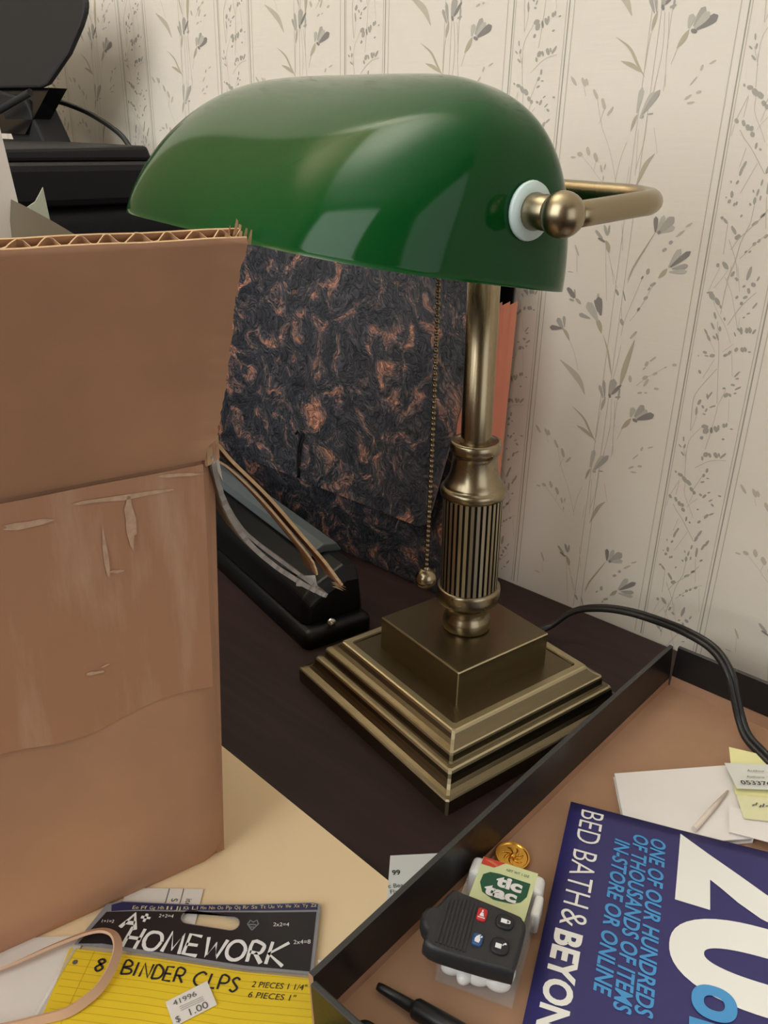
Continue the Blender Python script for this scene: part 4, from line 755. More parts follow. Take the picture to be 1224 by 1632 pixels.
# ------------------------------------------------------------------ loose papers on the desk
m_manila = mat('manila_card', rgb(240, 214, 172), .6, var=.03, vscale=8, bump=.05, bscale=300)
g = G(); g.prism([(-.3348, .2385), (-.1800, .2322), (-.1830, .010), (-.420, .010), (-.420, .2420)], .0002, .0009, 0)
tag(g.build('manila_folder', [m_manila]), 'plain cream manila folder lying on the desk under the cardboard box', 'folder')
m_ink = mat('black_ink', rgb(34, 32, 34), .6)
m_ink2 = mat('grey_ink', rgb(92, 90, 92), .6)
fr = frame((-.2577, .1630, .0014), -48)
g = G(); g.prism([(-.004, -.036), (.020, -.036), (.020, .001), (-.004, .001)], 0, .0003, 0, fr)
for k, (t, x, y, h) in enumerate((('items', .0020, -.0060, .0026), ('S', .0020, -.0130, .0030), ('0.5', .0050, -.0190, .0028))): g.text(t, fr, x, y, h, .0005, 1)
g.stroke([(-.004, -.0085), (.020, -.0085)], .0003, fr, .0005, 1); g.stroke([(-.004, -.0155), (.020, -.0155)], .0003, fr, .0005, 1)
tag(g.build('printed_slip', [m_white, m_ink]), 'small printed white slip peeking out below the bottom of the cardboard box', 'paper')
fr = frame((-.2073, .2449, .0013), 42)
g = G(); g.prism([(0, 0), (.034, .003), (.036, -.029), (-.002, -.031)], 0, .0003, 0, lambda x, y, z: fr(x, y, z))
g.text('99', fr, .0010, -.0125, .0030, .0005, 1, bold=.02, rot=6); g.text('c Beam', fr, -.0010, -.0205, .0024, .0005, 1, rot=6); g.text('Flash', fr, .0000, -.0240, .0024, .0005, 1, rot=6)
tag(g.build('price_slip', [mat('grey_white_slip', rgb(214, 216, 214), .6), m_ink]), 'white printed slip reading 99 tucked under the black-edged tray', 'paper')
g = G(); g.prism([(-.3060, .0850), (-.2775, .1145), (-.2490, .0740), (-.2800, .0450)], .0012, .0017, 0)
tag(g.build('blank_paper', [m_white]), 'blank white paper lying beside the yellow binder clip packet, lower left', 'paper')

# ------------------------------------------------------------------ binder clip packet
HO = V((-.2114, .1990, 0)); ha = math.radians(41); hx = V((math.cos(ha), math.sin(ha), 0)); hy = V((hx.y, -hx.x, 0))
def hf(r, d, z=0.0): return HO + hx*r - hy*(-d) * 1.0 + UP*(.0016 + z)
def hfu(x, y, z=0.0): return hf(x, -y, z)        # y up the card
packet = thing('binder_clip_packet', tuple(hf(-.05, .04, 0)), 'packet with black chalkboard header and yellow ruled card for binder clips', 'packet')
m_hblack = mat('header_black', rgb(36, 33, 36), .4)
m_navy = mat('header_navy', rgb(44, 44, 86), .4)
m_hgrey = mat('header_grey_border', rgb(138, 138, 142), .4)
m_chalk = mat('chalk_white', rgb(232, 230, 228), .7)
m_yel = mat('yellow_card', rgb(228, 196, 42), .5, var=.04)
m_gold = mat('pale_yellow_print', rgb(214, 202, 150), .5)
m_rule = mat('ruled_line', rgb(196, 164, 34), .5)
m_bluep = mat('blue_heart_print', rgb(120, 124, 130), .5)
# header: hole cut by splitting the outline around it
def rounded_hole(cx_, cy_, w, h, rot, n=8):
    o = []; r = h/2
    for sx, a0 in ((1, -90), (-1, 90)):
        for k in range(n + 1):
            a = math.radians(a0 + 180*k/n); o.append((sx*(w/2 - r) + r*math.cos(a), r*math.sin(a)))
    c_, s_ = math.cos(math.radians(rot)), math.sin(math.radians(rot))
    return [(cx_ + x*c_ - y*s_, cy_ + x*s_ + y*c_) for x, y in o]
def plate_with_hole(g, outer, hole, z0, z1, m, fr):
    bm = bmesh.new()
    vo_ = [bm.verts.new((x, y, 0)) for x, y in outer]; vh = [bm.verts.new((x, y, 0)) for x, y in hole]
    ed = [bm.edges.new((vo_[i], vo_[(i+1) % len(vo_)])) for i in range(len(vo_))] + [bm.edges.new((vh[i], vh[(i+1) % len(vh)])) for i in range(len(vh))]
    bmesh.ops.triangle_fill(bm, edges=ed, use_beauty=True)
    bm.verts.index_update(); P = [(v.co.x, v.co.y) for v in bm.verts]; F = []
    for f in bm.faces:
        idx = [v.index for v in f.verts]
        a = sum(P[idx[i-1]][0]*P[idx[i]][1] - P[idx[i]][0]*P[idx[i-1]][1] for i in range(len(idx)))
        F.append(idx if a > 0 else idx[::-1])
    bm.free()
    g.add([fr(x, y, z1) for x, y in P], F, m); g.add([fr(x, y, z0) for x, y in P], [f[::-1] for f in F], m)
    for L in (outer, hole):
        n = len(L); g.add([fr(x, y, z0) for x, y in L] + [fr(x, y, z1) for x, y in L], [(k, (k+1) % n, n + (k+1) % n, n + k) for k in range(n)], m)
hole = rounded_hole(-.0502, -.0117, .0275, .0068, -8)
outer = [(-.1085, -.0265), (-.1010, -.0045), (-.0940, -.0026), (-.0600, -.0032), (-.0330, -.0020), (-.0120, -.0004), (-.0035, .0002), (-.0008, -.0004), (.0004, -.0024), (.0003, -.0375), (-.0300, -.0358), (-.0700, -.0305), (-.0968, -.0272)]
g = G(); plate_with_hole(g, outer, hole, .0012, .0018, 2, hfu)
def band(pts_top, pts_bot, z, m): g.add([hfu(x, y, z) for x, y in pts_top] + [hfu(x, y, z) for x, y in pts_bot[::-1]], [tuple(range(len(pts_top) + len(pts_bot)))], m)
# navy strip
band([(-.0985, -.0050), (-.0940, -.0031), (-.0600, -.0037), (-.0330, -.0025), (-.0120, -.0009), (-.0035, -.0003), (-.0010, -.0008)], [(-.0975, -.0085), (-.0846, -.0072), (-.0500, -.0064), (-.0250, -.0054), (-.0008, -.0040)], .00185, 1)
# black field with the same hole
inn = [(-.1070, -.0262), (-.0996, -.0090), (-.0846, -.0080), (-.0500, -.0073), (-.0250, -.0064), (-.0012, -.0052), (-.0012, -.0362), (-.0300, -.0344), (-.0700, -.0292), (-.0960, -.0258)]
hole2 = rounded_hole(-.0502, -.0117, .0283, .0076, -8)
plate_with_hole(g, inn, hole2, .00186, .0019, 0, hfu)
alpha = 'Ee Ff Gg Hh Ii Jj Kk Ll Mm Nn Oo Pp Qq Rr Ss Tt Uu Vv Ww Xx Yy Zz'
names = alpha.split(' ')
for i, t in enumerate(names):
    u_ = i/(len(names) - 1); x = -.0880 + .0838*u_ ; yb = -.0071 + (.0045)*u_**1.6
    if i >= 0: g.text(t, hfu, x, yb, .0019, .0020, 5, width=.0027, rot=3 + 2*u_)
CH = {'A': [[(0,0),(.5,1),(1,0)],[(.2,.38),(.85,.38)]], '+': [[(.5,0),(.5,1)],[(0,.5),(1,.5)]], 'H': [[(0,0),(.1,1)],[(.9,0),(1,1)],[(.05,.5),(.95,.5)]],
      'O': [[(.5+.5*math.cos(t*math.pi/6), .5+.5*math.sin(t*math.pi/6)) for t in range(13)]], 'M': [[(0,0),(.15,1),(.5,.15),(.85,1),(1,0)]],
      'E': [[(.9,1),(.05,1),(.05,0),(1,0)],[(.05,.5),(.8,.5)]], 'W': [[(0,1),(.2,0),(.5,.75),(.75,0),(1,1)]], 'R': [[(.05,0),(.05,1),(.8,.95),(.9,.7),(.7,.5),(.05,.48)],[(.4,.48),(1,0)]],
      'K': [[(.05,0),(.05,1)],[(1,1.05),(.08,.45),(1,0)]], '8': [[(.5,1),(.12,.8),(.5,.55),(.9,.28),(.5,0),(.1,.25),(.5,.55),(.85,.8),(.5,1)]],
      'B': [[(0,0),(0,1),(.7,.92),(.75,.65),(0,.5),(.9,.4),(.95,.12),(0,0)]], 'I': [[(.5,0),(.5,1)]], 'N': [[(0,0),(.05,1),(.9,0),(1,1)]], 'D': [[(0,0),(.05,1),(.7,.85),(1,.5),(.75,.1),(0,0)]],
      'C': [[(1,.85),(.6,1),(.1,.7),(.05,.3),(.5,0),(1,.12)]], 'L': [[(.1,1),(.05,0),(.9,.02)]], 'P': [[(0,0),(.05,1),(.8,.95),(.9,.65),(.6,.48),(.05,.45)]], 'S': [[(.95,.88),(.5,1),(.1,.78),(.5,.52),(.9,.28),(.5,0),(.02,.12)]]}
rnd = random.Random(5)
def hand(g, ch, x, y, w, h, rot, lw, z, m, fr, passes=1):
    c_, s_ = math.cos(math.radians(rot)), math.sin(math.radians(rot))
    for st in CH[ch]:
        for p in range(passes):
            q_ = [(x + a*w*c_ - b*h*s_ + rnd.uniform(-1, 1)*lw*.18*(passes > 1), y + a*w*s_ + b*h*c_ + rnd.uniform(-1, 1)*lw*.18*(passes > 1)) for a, b in st]
            q_ = smooth2(q_, 3) if ch in 'O8SCDPRB' else q_
            g.stroke(q_, lw, fr, z + p*.00004, m)
hand(g, 'A', -.0905, -.0172, .0068, .0078, -8, .0019, .0021, 3, hfu, 2); hand(g, '+', -.0828, -.0135, .0042, .0042, -8, .0012, .0021, 3, hfu, 2)
xs = [-.0868, -.0782, -.0685, -.0590, -.0500, -.0400, -.0300, -.0215]
for ch, x, w, h in zip('HOMEWORK', xs, (.0068, .0080, .0082, .0066, .0088, .0082, .0066, .0080), (.0104, .0095, .0100, .0100, .0096, .0098, .0100, .0112)):
    hand(g, ch, x, -.0272 - (x + .0868)*.093, w, h, -7, .0015, .0021, 3, hfu, 2)
for t, x, y, h, r in (('1+1=2', -.1000, -.0150, .0016, 4), ('2+2=4', -.0745, -.0112, .0018, 4), ('2x2=4', -.0205, -.0140, .0020, 6), ('2x4=8', -.0100, -.0230, .0021, 8)):
    g.text(t, hfu, x, y, h, .0021, 3, rot=r - 4)
g.stroke([(-.0300, -.0165), (-.0325, -.0132), (-.0315, -.0112), (-.0300, -.0122), (-.0285, -.0110), (-.0275, -.0130), (-.0300, -.0165)], .0007, hfu, .0021, 4)
g.stroke([(-.0318, -.0135), (-.0285, -.0135)], .0007, hfu, .0021, 4); g.stroke([(-.0310, -.0148), (-.0292, -.0148)], .0006, hfu, .0021, 4)
g.build('header_card', [m_hblack, m_navy, m_hgrey, m_chalk, m_bluep, m_gold], packet)
g = G()
yo = [(-.1100, -.0280), (-.1040, -.0287), (-.0700, -.0318), (-.0300, -.0370), (.0018, -.0392), (.0030, -.0900), (-.1100, -.0900)]
g.prism(yo, .0006, .0012, 0, hfu)
for k in range(16):
    y = -.0335 - .0034*k; g.stroke([(-.1085, y + .004), (-.0700, y + .0005), (-.0300, y - .0045), (.0020, y - .0062)], .00022, hfu, .00128, 2)
g.stroke([(-.0985, -.0290), (-.1010, -.060), (-.1020, -.088)], .00022, hfu, .00128, 2)
g.flat([(-.1052 + .0012*math.cos(t*math.pi/6), -.0350 + .0012*math.sin(t*math.pi/6)) for t in range(12)], .0013, 3, hfu)
hand(g, '8', -.0960, -.0388, .0040, .0060, -6, .00105, .0014, 1, hfu)
for ch, x, w in zip('BINDER', (-.0835, -.0788, -.0752, -.0697, -.0648, -.0600), (.0040, .0020, .0042, .0042, .0036, .0040)):
    hand(g, ch, x, -.0400 - (x + .0835)*.12, w, .0066, -6, .00095, .0014, 1, hfu)
for ch, x, w in zip('CLPS', (-.0515, -.0450, -.0402, -.0352), (.0048, .0038, .0040, .0036)):
    hand(g, ch, x, -.0440 - (x + .0515)*.14, w, .0066, -7, .00095, .0014, 1, hfu)
g.text('2 PIECES 1 1/4"', hfu, -.0258, -.0440, .0028, .0014, 1, width=.0240, rot=-2, shear=.15); g.text('6 PIECES 1"', hfu, -.0265, -.0488, .0028, .0014, 1, width=.0205, rot=-3, shear=.15)
g.build('yellow_card', [m_yel, m_ink, m_rule, m_ink2], packet)
sfr = frame(tuple(hf(-.0612, .0530, .0017)), 41 + 30)
g = G(); ang = 27
sfr = frame(tuple(hf(-.0610, .0528, .0017)), 41 + 33)
g.prism([(0, -.0122), (.0186, -.0122), (.0190, .0002), (.0004, 0)], 0, .0002, 0, sfr)
sfr2 = frame(tuple(hf(-.0610, .0528, .0017)), 41 + 33 - 3)
g.text('41996', sfr2, .0030, -.0035, .0024, .0004, 1, width=.0100); g.text('1.00', sfr2, .0080, -.0108, .0031, .0004, 1, width=.0078); g.text('$', sfr2, .0020, -.0112, .0028, .0004, 1)
for k in range(3): g.stroke([(.0050, -.0050 - k*.0009), (.0150, -.0050 - k*.0009)], .00035, sfr2, .0004, 2)
g.build('price_sticker', [m_white, m_ink2, mat('faint_print', rgb(180, 174, 170), .6)], packet)
q = NT('clear_bag_film'); q.b.inputs['Base Color'].default_value = (.85, .85, .85, 1); q.b.inputs['Alpha'].default_value = .35; q.b.inputs['Roughness'].default_value = .15
m_film = q.m
g = G(); g.prism([(-.1085, -.0285), (-.1068, -.0282), (-.1090, -.0400), (-.1125, -.0620), (-.1140, -.0620)], .0012, .0015, 0, hfu)
g.build('bag_edge', [m_film], packet); g = G()
g.prism([(.0018, -.0300), (.0034, -.0300), (.0046, -.0600), (.0030, -.0600)], .0012, .0015, 0, hfu)
g.build('bag_edge', [m_film], packet)
# rubber band
q = NT('tan_rubber'); q.b.inputs['Base Color'].default_value = rgb(206, 168, 138); q.b.inputs['Roughness'].default_value = .55; q.b.inputs['Subsurface Weight'].default_value = .1; q.b.inputs['Subsurface Radius'].default_value = (.004, .002, .001)
bp_ = bez([(-.2960, .0560, .0050), (-.2905, .0690, .0052), (-.2845, .0840, .0056), (-.2795, .1010, .0060), (-.2735, .1160, .0062), (-.2668, .1212, .0064), (-.2595, .1200, .0064), (-.2530, .1145, .0062), (-.2478, .1060, .0060), (-.2462, .0990, .0056), (-.2472, .0890, .0052), (-.2530, .0790, .0050), (-.2600, .0680, .0050), (-.2690, .0560, .0050), (-.2800, .0470, .0050), (-.2910, .0480, .0050), (-.2960, .0560, .0050)], 6)
g = G(); hw, ht = .0020, .0006; n = len(bp_); R = []
for i in range(n):
    t = (bp_[min(i+1, n-1)] - bp_[max(i-1, 0)]).normalized(); sd = t.cross(UP).normalized(); tw = math.radians(25 + 30*math.sin(i/n*5)); w_ = UP*math.cos(tw) + sd*math.sin(tw); nn_ = t.cross(w_).normalized()
    R.append([tuple(bp_[i] + w_*hw*a + nn_*ht*b_) for a, b_ in ((1, 1), (-1, 1), (-1, -1), (1, -1))])
g.rows(R, 0, False, None, True)
tag(g.build('rubber_band', [q.m]), 'tan rubber band looped over the yellow packet and white paper', 'rubber band')

# ------------------------------------------------------------------ tray: a black and kraft box lid
m_tblack = mat('black_lid_paper', rgb(23, 22, 23), .33, var=.2, vscale=60, bump=.06, bscale=300, spec=.4)
m_kraft = mat('kraft_board', rgb(164, 126, 98), .75, var=.06, vscale=30, bump=.06, bscale=260)
m_tedge = mat('scuffed_lid_edge', rgb(62, 60, 58), .7)
TX0, TX1, TY0, TY1 = -.1680, .0700, .1570, .4835; TT = .0024; THT = .0325
tray = thing('box_lid_tray', (-.05, .32, 0), 'black box lid with kraft inside used as a tray of odds and ends', 'tray')
g = G(); g.box((TX0 - .001, TY0 - .001, .0003), (TX1 + .001, TY1 + .001, .0022), 0)
g.build('tray_floor', [m_kraft], tray)
def tray_wall(p0, p1, out, name='tray_wall', kz=.0080, bow=0.0, ends=(0, 0)):
    """inner foot p0 -> p1, out: outward unit vector; leans outwards a little"""
    p0, p1, out = V(p0), V(p1), V(out); g = G(); n = 16
    for i in range(n):
        pass
    def pt(t, o, z):
        l = 0.0022*(z/THT) + bow*math.sin(math.pi*t)*(z/THT); d = (p1 - p0); L = d.length; tt = t
        return p0 + d*tt + out*(o + l) + UP*z
    prof = [(0, .0010), (0, kz), (-.0004, kz + .0001), (-.0004, THT - .0004), (.0003, THT), (TT - .0003, THT), (TT, THT - .0006), (TT, .0003), (0, .0003)]
    mats_ = [1, 1, 0, 2, 2, 2, 0, 0]
    for k in range(len(prof) - 1):
        A = [[tuple(pt(i/n, prof[k+a][0], prof[k+a][1])) for i in range(n + 1)] for a in (0, 1)]
        g.rows(A, mats_[k], False, None, False, False)
    for e in (0, 1):
        P = [pt(e, o, z) for o, z in prof[:-1]]; g.add(P, [tuple(range(len(P)))], 1)
    return g.build(name, [m_tblack, m_kraft, m_tedge], tray)
tray_wall((TX0, TY0 - .0015, 0), (TX0, TY1 + .0010, 0), (-1, 0, 0), bow=.0012)
tray_wall((TX0 + .0012, TY1, 0), (TX1, TY1, 0), (0, 1, 0), kz=.0105)
tray_wall((TX1, TY0, 0), (TX1, TY1, 0), (1, 0, 0))
tray_wall((TX0, TY0, 0), (TX1, TY0, 0), (0, -1, 0))
g = G(); g.prism([(TX0 + .085, TY1 - .0006), (TX0 + .12, TY1 - .0006), (TX0 + .12, TY1 - .0001), (TX0 + .085, TY1 - .0001)], .002, .0145, 0); g.build('corner_tab', [m_kraft], tray)

FZ = .0023
# white folded card
m_card2 = mat('white_card', rgb(232, 226, 222), .5, var=.02)
g = G(); cq = [(-.1512, .3757), (-.1046, .4300), (-.0735, .3815), (-.1180, .3300)]
g.prism(cq, FZ + .0002, FZ + .0008, 0); g.prism([(-.1509, .3757), (-.1050, .4292), (-.0740, .3812), (-.1182, .3305)], FZ + .0030, FZ + .0036, 0)
g.prism([(-.1046, .4300), (-.1052, .4306), (-.0740, .3820), (-.0733, .3815)], FZ + .0002, FZ + .0036, 0)
tag(g.build('folded_card', [m_card2]), 'folded white card lying in the tray behind the blue coupon', 'card')
m_stick = mat('pale_wood_stick', rgb(214, 198, 184), .5)
g = G(); g.tube([(-.0968, .4052, FZ + .0052), (-.0975, .3880, FZ + .0054), (-.0985, .3640, FZ + .0056)], [.0006, .0015, .0016], 8)
tag(g.build('wooden_stick', [m_stick]), 'thin pale pointed stick lying on the folded white card', 'stick')
# slips at the right edge
m_note = mat('yellow_note', rgb(226, 220, 160), .6); m_slip = mat('receipt_paper', rgb(214, 214, 206), .55); m_slipg = mat('pale_yellow_slip', rgb(222, 218, 176), .6)
def curl_sheet(poly_frame, w, h, lift, m, name, extra=None, mats=None):
    g = G(); n = 8; R = []
    for j in range(5):
        R.append([tuple(poly_frame(w*i/n, h*j/4, lift(i/n, j/4))) for i in range(n + 1)])
    g.rows(R, 0, True, None, False, False)
    g.rows([[tuple(V(p) - UP*.00025) for p in r[::-1]] for r in R], 0, True, None, False, False)
    if extra: extra(g)
    return g.build(name, mats or [m])
fy = frame((-.1095, .4371, FZ + .0045), -62)
tag(curl_sheet(fy, .036, .05, lambda a, b: .0010 + .004*(1 - b)*(1 - a)**2, m_note, 'sticky_note'), 'yellow sticky note with a raised corner under the black cord', 'note')
fr_ = frame((-.0985, .4140, FZ + .0078), 55)
def rec(g):
    t_ = frame((-.0985, .4140, FZ + .0083), 55 - 90 + 76)
    f2 = frame((-.0985, .4140, FZ + .0084), 40)
    g.text('053376', f2, .0035, -.0045 - .0012, .0032, .0002, 1, width=.017, bold=.01); g.text('Authoriz', f2, .0085, .0010 - .0010, .0016, .0002, 2, width=.010); g.text('Author', f2, .0105, .0052, .0016, .0002, 2, width=.010)
f1 = frame((-.0985, .4140, FZ + .0078), 40)
curl = lambda a, b: .0002*a
tag(curl_sheet(lambda x, y, z: f1(x, y - .0085, z), .060, .021, curl, m_slip, 'receipt', rec, [m_slip, m_ink, m_ink2]), 'white printed receipt with number 053376 on top of the yellow slips', 'receipt')
f3 = frame((-.0930, .4060, FZ + .0062), 34)
def smu(g): 
    f5 = frame((-.0930, .4060, FZ + .0068), 34)
    for k in range(7): g.stroke([(.0065 + k*.0018, -.0100 + .0008*math.sin(k*2)), (.0080 + k*.0018, -.0080 - .0008*math.cos(k*3))], .0007, f5, 0, 1)
tag(curl_sheet(lambda x, y, z: f3(x, y - .0200, z), .055, .018, lambda a, b: .0004*a, m_slipg, 'yellow_slip', smu, [m_slipg, m_ink2]), 'pale yellow slip with a dark printed smudge under the receipt', 'paper')
f4 = frame((-.0925, .3960, FZ + .0050), 22)
tag(curl_sheet(lambda x, y, z: f4(x, y - .022, z), .06, .020, lambda a, b: .0003*b, m_card2, 'white_slip'), 'plain white slip below the yellow slips at the right edge', 'paper')

# coupon
m_cblue = mat('coupon_navy', rgb(50, 46, 104), .4, var=.05, vscale=12)
m_cwhite = mat('coupon_white', rgb(240, 238, 232), .4); m_ccyan = mat('coupon_cyan', rgb(72, 150, 208), .4); m_cedge = mat('coupon_paper_edge', rgb(220, 216, 210), .6)
CA = 22.3; ca = math.radians(CA); cup = V((math.cos(ca), math.sin(ca), 0)); crd = V((cup.y, -cup.x, 0)); CO = V((-.1571, .3377, 0))
def cpz(rd, u_): return FZ + .0038 + .0012*math.sin(rd*38 + .6) + .0016*max(0, u_ - .06)*10 + (.0012 if rd < .004 else 0)*0
def cp(rd, u_, z=0.0): return CO + crd*rd + cup*u_ + UP*(cpz(rd, u_) + z)
g = G(); NR, NU = 22, 14
R = [[tuple(cp(.172*i/NR, .150*k/NU)) for k in range(NU + 1)] for i in range(NR + 1)]
g.rows([r[::-1] for r in R], 0, True, None, False, False)
Rb = [[tuple(V(p) - UP*.0004) for p in r] for r in R]; g.rows(Rb, 1, True, None, False, False)
g.rows([[tuple(p) for p in R[0]], Rb[0]], 1, False, None, False, False); g.rows([[r[0] for r in Rb], [r[0] for r in R]], 1, False, None, False, False)
TS = .0061
cfr = lambda x, y, z: cp(x + TS, y, z)
g.text('BED BATH', cfr, -.0020, .0064, .0118, .0003, 2, width=.0640, bold=-.006)
g.text('&', cfr, .0650, .0064, .0120, .0003, 2, width=.0090, bold=-.006)
g.text('BEYOND', cfr, .0768, .0058, .0122, .0003, 2, width=.0620, bold=.035)
g.text('ONE OF OUR HUNDREDS', cfr, .0058, .0434, .0074, .0003, 3, width=.1010, bold=.022, shear=.18)
g.text('OF THOUSANDS OF ITEMS', cfr, .0062, .0347, .0074, .0003, 3, width=.1020, bold=.022, shear=.18)
g.text('IN-STORE OR ONLINE', cfr, .0130, .0258, .0074, .0003, 3, width=.0900, bold=.022, shear=.18)
# big 20
two = [(-.0030, .0576), (.0418, .0566), (.0424, .0726), (.0238, .0724), (.0275, .0775), (.0335, .0850), (.0395, .0950), (.0430, .1060), (.0435, .1180), (.0400, .1290), (.0310, .1360), (.0180, .1370), (.0060, .1320), (-.0002, .1220), (.0020, .1130), (.0150, .1090), (.0190, .1180), (.0260, .1180), (.0285, .1090), (.0240, .0980), (.0160, .0860), (.0070, .0720)]
two = [(max(x, -.0035), y) for x, y in two]
def tri_fill(poly, z, m):
    bm = bmesh.new(); vs = [bm.verts.new((x, y, 0)) for x, y in poly]; ed = [bm.edges.new((vs[i], vs[(i+1) % len(vs)])) for i in range(len(vs))]
    bmesh.ops.triangle_fill(bm, edges=ed, use_beauty=True); bmesh.ops.subdivide_edges(bm, edges=bm.edges, cuts=2, use_grid_fill=True)
    bmesh.ops.triangulate(bm, faces=bm.faces); bm.verts.index_update(); P = [cp(v.co.x + TS, v.co.y, z) for v in bm.verts]
    g.add(P, [tuple(v.index for v in f.verts) for f in bm.faces], m); bm.free()
tri_fill(two, .0003, 2)
def ring_glyph(cx_, cy_, rx, ry, ix, iy, z, m, p=2.3, n=48):
    A = []; B = []
    for k in range(n + 1):
        t = 2*math.pi*k/n; c_, s_ = math.cos(t), math.sin(t); kk = (abs(c_)**p + abs(s_)**p)**(-1/p); A.append(tuple(cp(TS + cx_ + rx*c_*kk, cy_ + ry*s_*kk, z))); B.append(tuple(cp(TS + cx_ + ix*c_*kk, cy_ + iy*s_*kk, z)))
    g.rows([A, B], m, False, None, False, False)
ring_glyph(.0670, .0965, .0226, .0412, .0066, .0262, .0003, 2)
ring_glyph(.0905, .0748, .0082, .0092, .0034, .0042, .0006, 3)
g.text('FF', cfr, .1000, .0662, .0180, .0006, 3, width=.020, bold=.05)
ring_glyph(.1115, .0900, .0120, .0180, .0045, .0095, .0003, 2)
g.flat([(.110, .066), (.116, .066), (.150, .136), (.144, .136)], .0003, 2, cfr)
ring_glyph(.1480, .0760, .0110, .0120, .0045, .0060, .0003, 2)
tag(g.build('coupon', [m_cblue, m_cedge, m_cwhite, m_ccyan]), 'dark blue 20 off coupon postcard lying in the tray, white lettering on it', 'coupon')

# gold coin
m_gold2 = mat('gold_coin', rgb(226, 170, 76), .28, 1.0)
cc = V((-.1592, .2842, FZ + .0030)); cn_ = V((.10, .02, 1)).normalized()
g = G(); g.lathe([(.0001, -.0012), (.0084, -.0012), (.0089, -.0008), (.0089, .0008), (.0086, .0013), (.0078, .0013), (.0074, .0008), (.0001, .0008)], cc, cn_, 48, 0, False, False)
e1_ = cn_.orthogonal().normalized(); e2_ = cn_.cross(e1_); cfr_ = lambda x, y, z: cc + e1_*x + e2_*y + cn_*z
for k in range(7):
    a0 = 2*math.pi*k/7; g.tube([cfr_(math.cos(a0 + t*.25)*(.0012 + t*.0011), math.sin(a0 + t*.25)*(.0012 + t*.0011), .0009) for t in range(5)], [.0003, .0007, .0008, .0006, .0002], 6)
g.ball(cfr_(0, 0, .0008), .0016, 0, 12, 8)
tag(g.build('gold_coin', [m_gold2]), 'small gold coin leaning at the end of the mint box', 'coin')

# mint box
TA = 20.5; TO = V((-.1672, .2620, 0))      # top-left corner; x across, y down the box
ta = math.radians(TA); tx = V((math.cos(ta), math.sin(ta), 0)); ty = V((tx.y, -tx.x, 0))
def tf(x, y, z=0.0): return TO + tx*x - ty*y*-1.0 + UP*(FZ + z)
TW, TL, TH_ = .0345, .0600, .0150
q = NT('clear_plastic'); q.b.inputs['Base Color'].default_value = (.9, .9, .9, 1); q.b.inputs['Alpha'].default_value = .07; q.b.inputs['Roughness'].default_value = .08
m_clear = q.m
mint = thing('mint_box', tuple(tf(TW/2, TL/2, 0)), 'clear plastic mint box with green and white label under the car remote', 'candy box')
g = G(); th = .0010
tff = lambda x, y, z: tf(x, y, z)
for lo, hi in (((0, .010, 0), (TW, TL, th)), ((0, .010, TH_ - th), (TW, TL, TH_)), ((0, .010, th), (th, TL, TH_ - th)), ((TW - th, .010, th), (TW, TL, TH_ - th)), ((th, TL - th, th), (TW - th, TL, TH_ - th))):
    g.box(lo, hi, 0, tff)
g.build('container', [m_clear], mint)
m_cap = mat('white_cap_plastic', rgb(226, 224, 220), .35)
g = G(); g.rbox((-.0006, -.0010, 0), (TW + .0006, .0105, TH_ + .0006), .0028, 0, tff); g.rbox((TW - .0020, .0105, .004), (TW + .0020, .0230, TH_ + .0003), .0014, 0, tff)
g.build('cap', [m_cap], mint)
m_lgreen = mat('label_pale_green', rgb(214, 220, 168), .45); m_dgreen = mat('label_dark_green', rgb(24, 82, 56), .45); m_lred = mat('label_red', rgb(206, 66, 48), .45)
g = G(); lz = TH_ + .0007
g.prism([(.0040, -.0006), (.0310, -.0006), (.0310, .0360), (.0040, .0360)], TH_ + .0001, lz, 0, tff)
def tfu(x, y, z): return tf(x, -y, z)
g.flat([(.0042, .0004), (.0150, .0004), (.0105, -.0042), (.0042, -.0042)], lz + .0002, 2, tfu)
pol = [(.0290, -.0070), (.0290, -.0150), (.0270, -.0192), (.0230, -.0215), (.0150, -.0225), (.0090, -.0200), (.0066, -.0150), (.0068, -.0100), (.0095, -.0075), (.0140, -.0068)]
g.flat(pol, lz + .0002, 1, tfu)
g.text('tic', tfu, .0135, -.0140, .0062, lz + .0004, 3, width=.0125, bold=.05); g.text('tac', tfu, .0095, -.0206, .0058, lz + .0004, 3, width=.0155, bold=.05)
g.text('NET WT 1 OZ', tfu, .0165, -.0040, .0014, lz + .0004, 4, width=.0110)
for k in range(5): g.flat([(.0055 + k*.0012, -.0010 - .0004*k), (.0095 + k*.0008, -.0008 - .0004*k), (.0092 + k*.0008, -.0012 - .0004*k), (.0055 + k*.0012, -.0014 - .0004*k)], lz + .0003, 5, tfu)
g.build('label', [m_lgreen, m_dgreen, m_lred, m_chalk, m_dgreen, mat('label_orange', rgb(226, 130, 96), .45)], mint)
m_mint = mat('white_mint', rgb(240, 238, 234), .35)
g = G(); g.ball((0, 0, 0), 1.0, 0, 16, 10); 
mints = [(.0065, .0545, .0045, 25), (.0125, .0560, .0050, 80), (.0180, .0552, .0045, 10), (.0265, .0550, .0050, 5), (.0210, .0500, .0045, 70), (.0090, .0490, .0048, -20), (.0290, .0490, .0045, 85), (.0160, .0490, .0092, 15), (.0245, .0540, .0098, 30), (.0100, .0535, .0098, 60)]
first = None
for (x, y, z, r) in mints:
    if first is None:
        g = G(); g.ball((0, 0, 0), 1.0, 0, 18, 12, (.0056, .0036, .0036)); first = g.build('mint', [m_mint], None, (0, 0, 0)); o = first
    else:
        o = first.copy(); col.objects.link(o)
    o.location = tf(x, y, z + .001); o.rotation_euler = (0, 0, math.radians(r + TA))
    tag(o, 'small white oval mint inside the clear box below the car remote', 'mint', 'mints in the clear mint box')

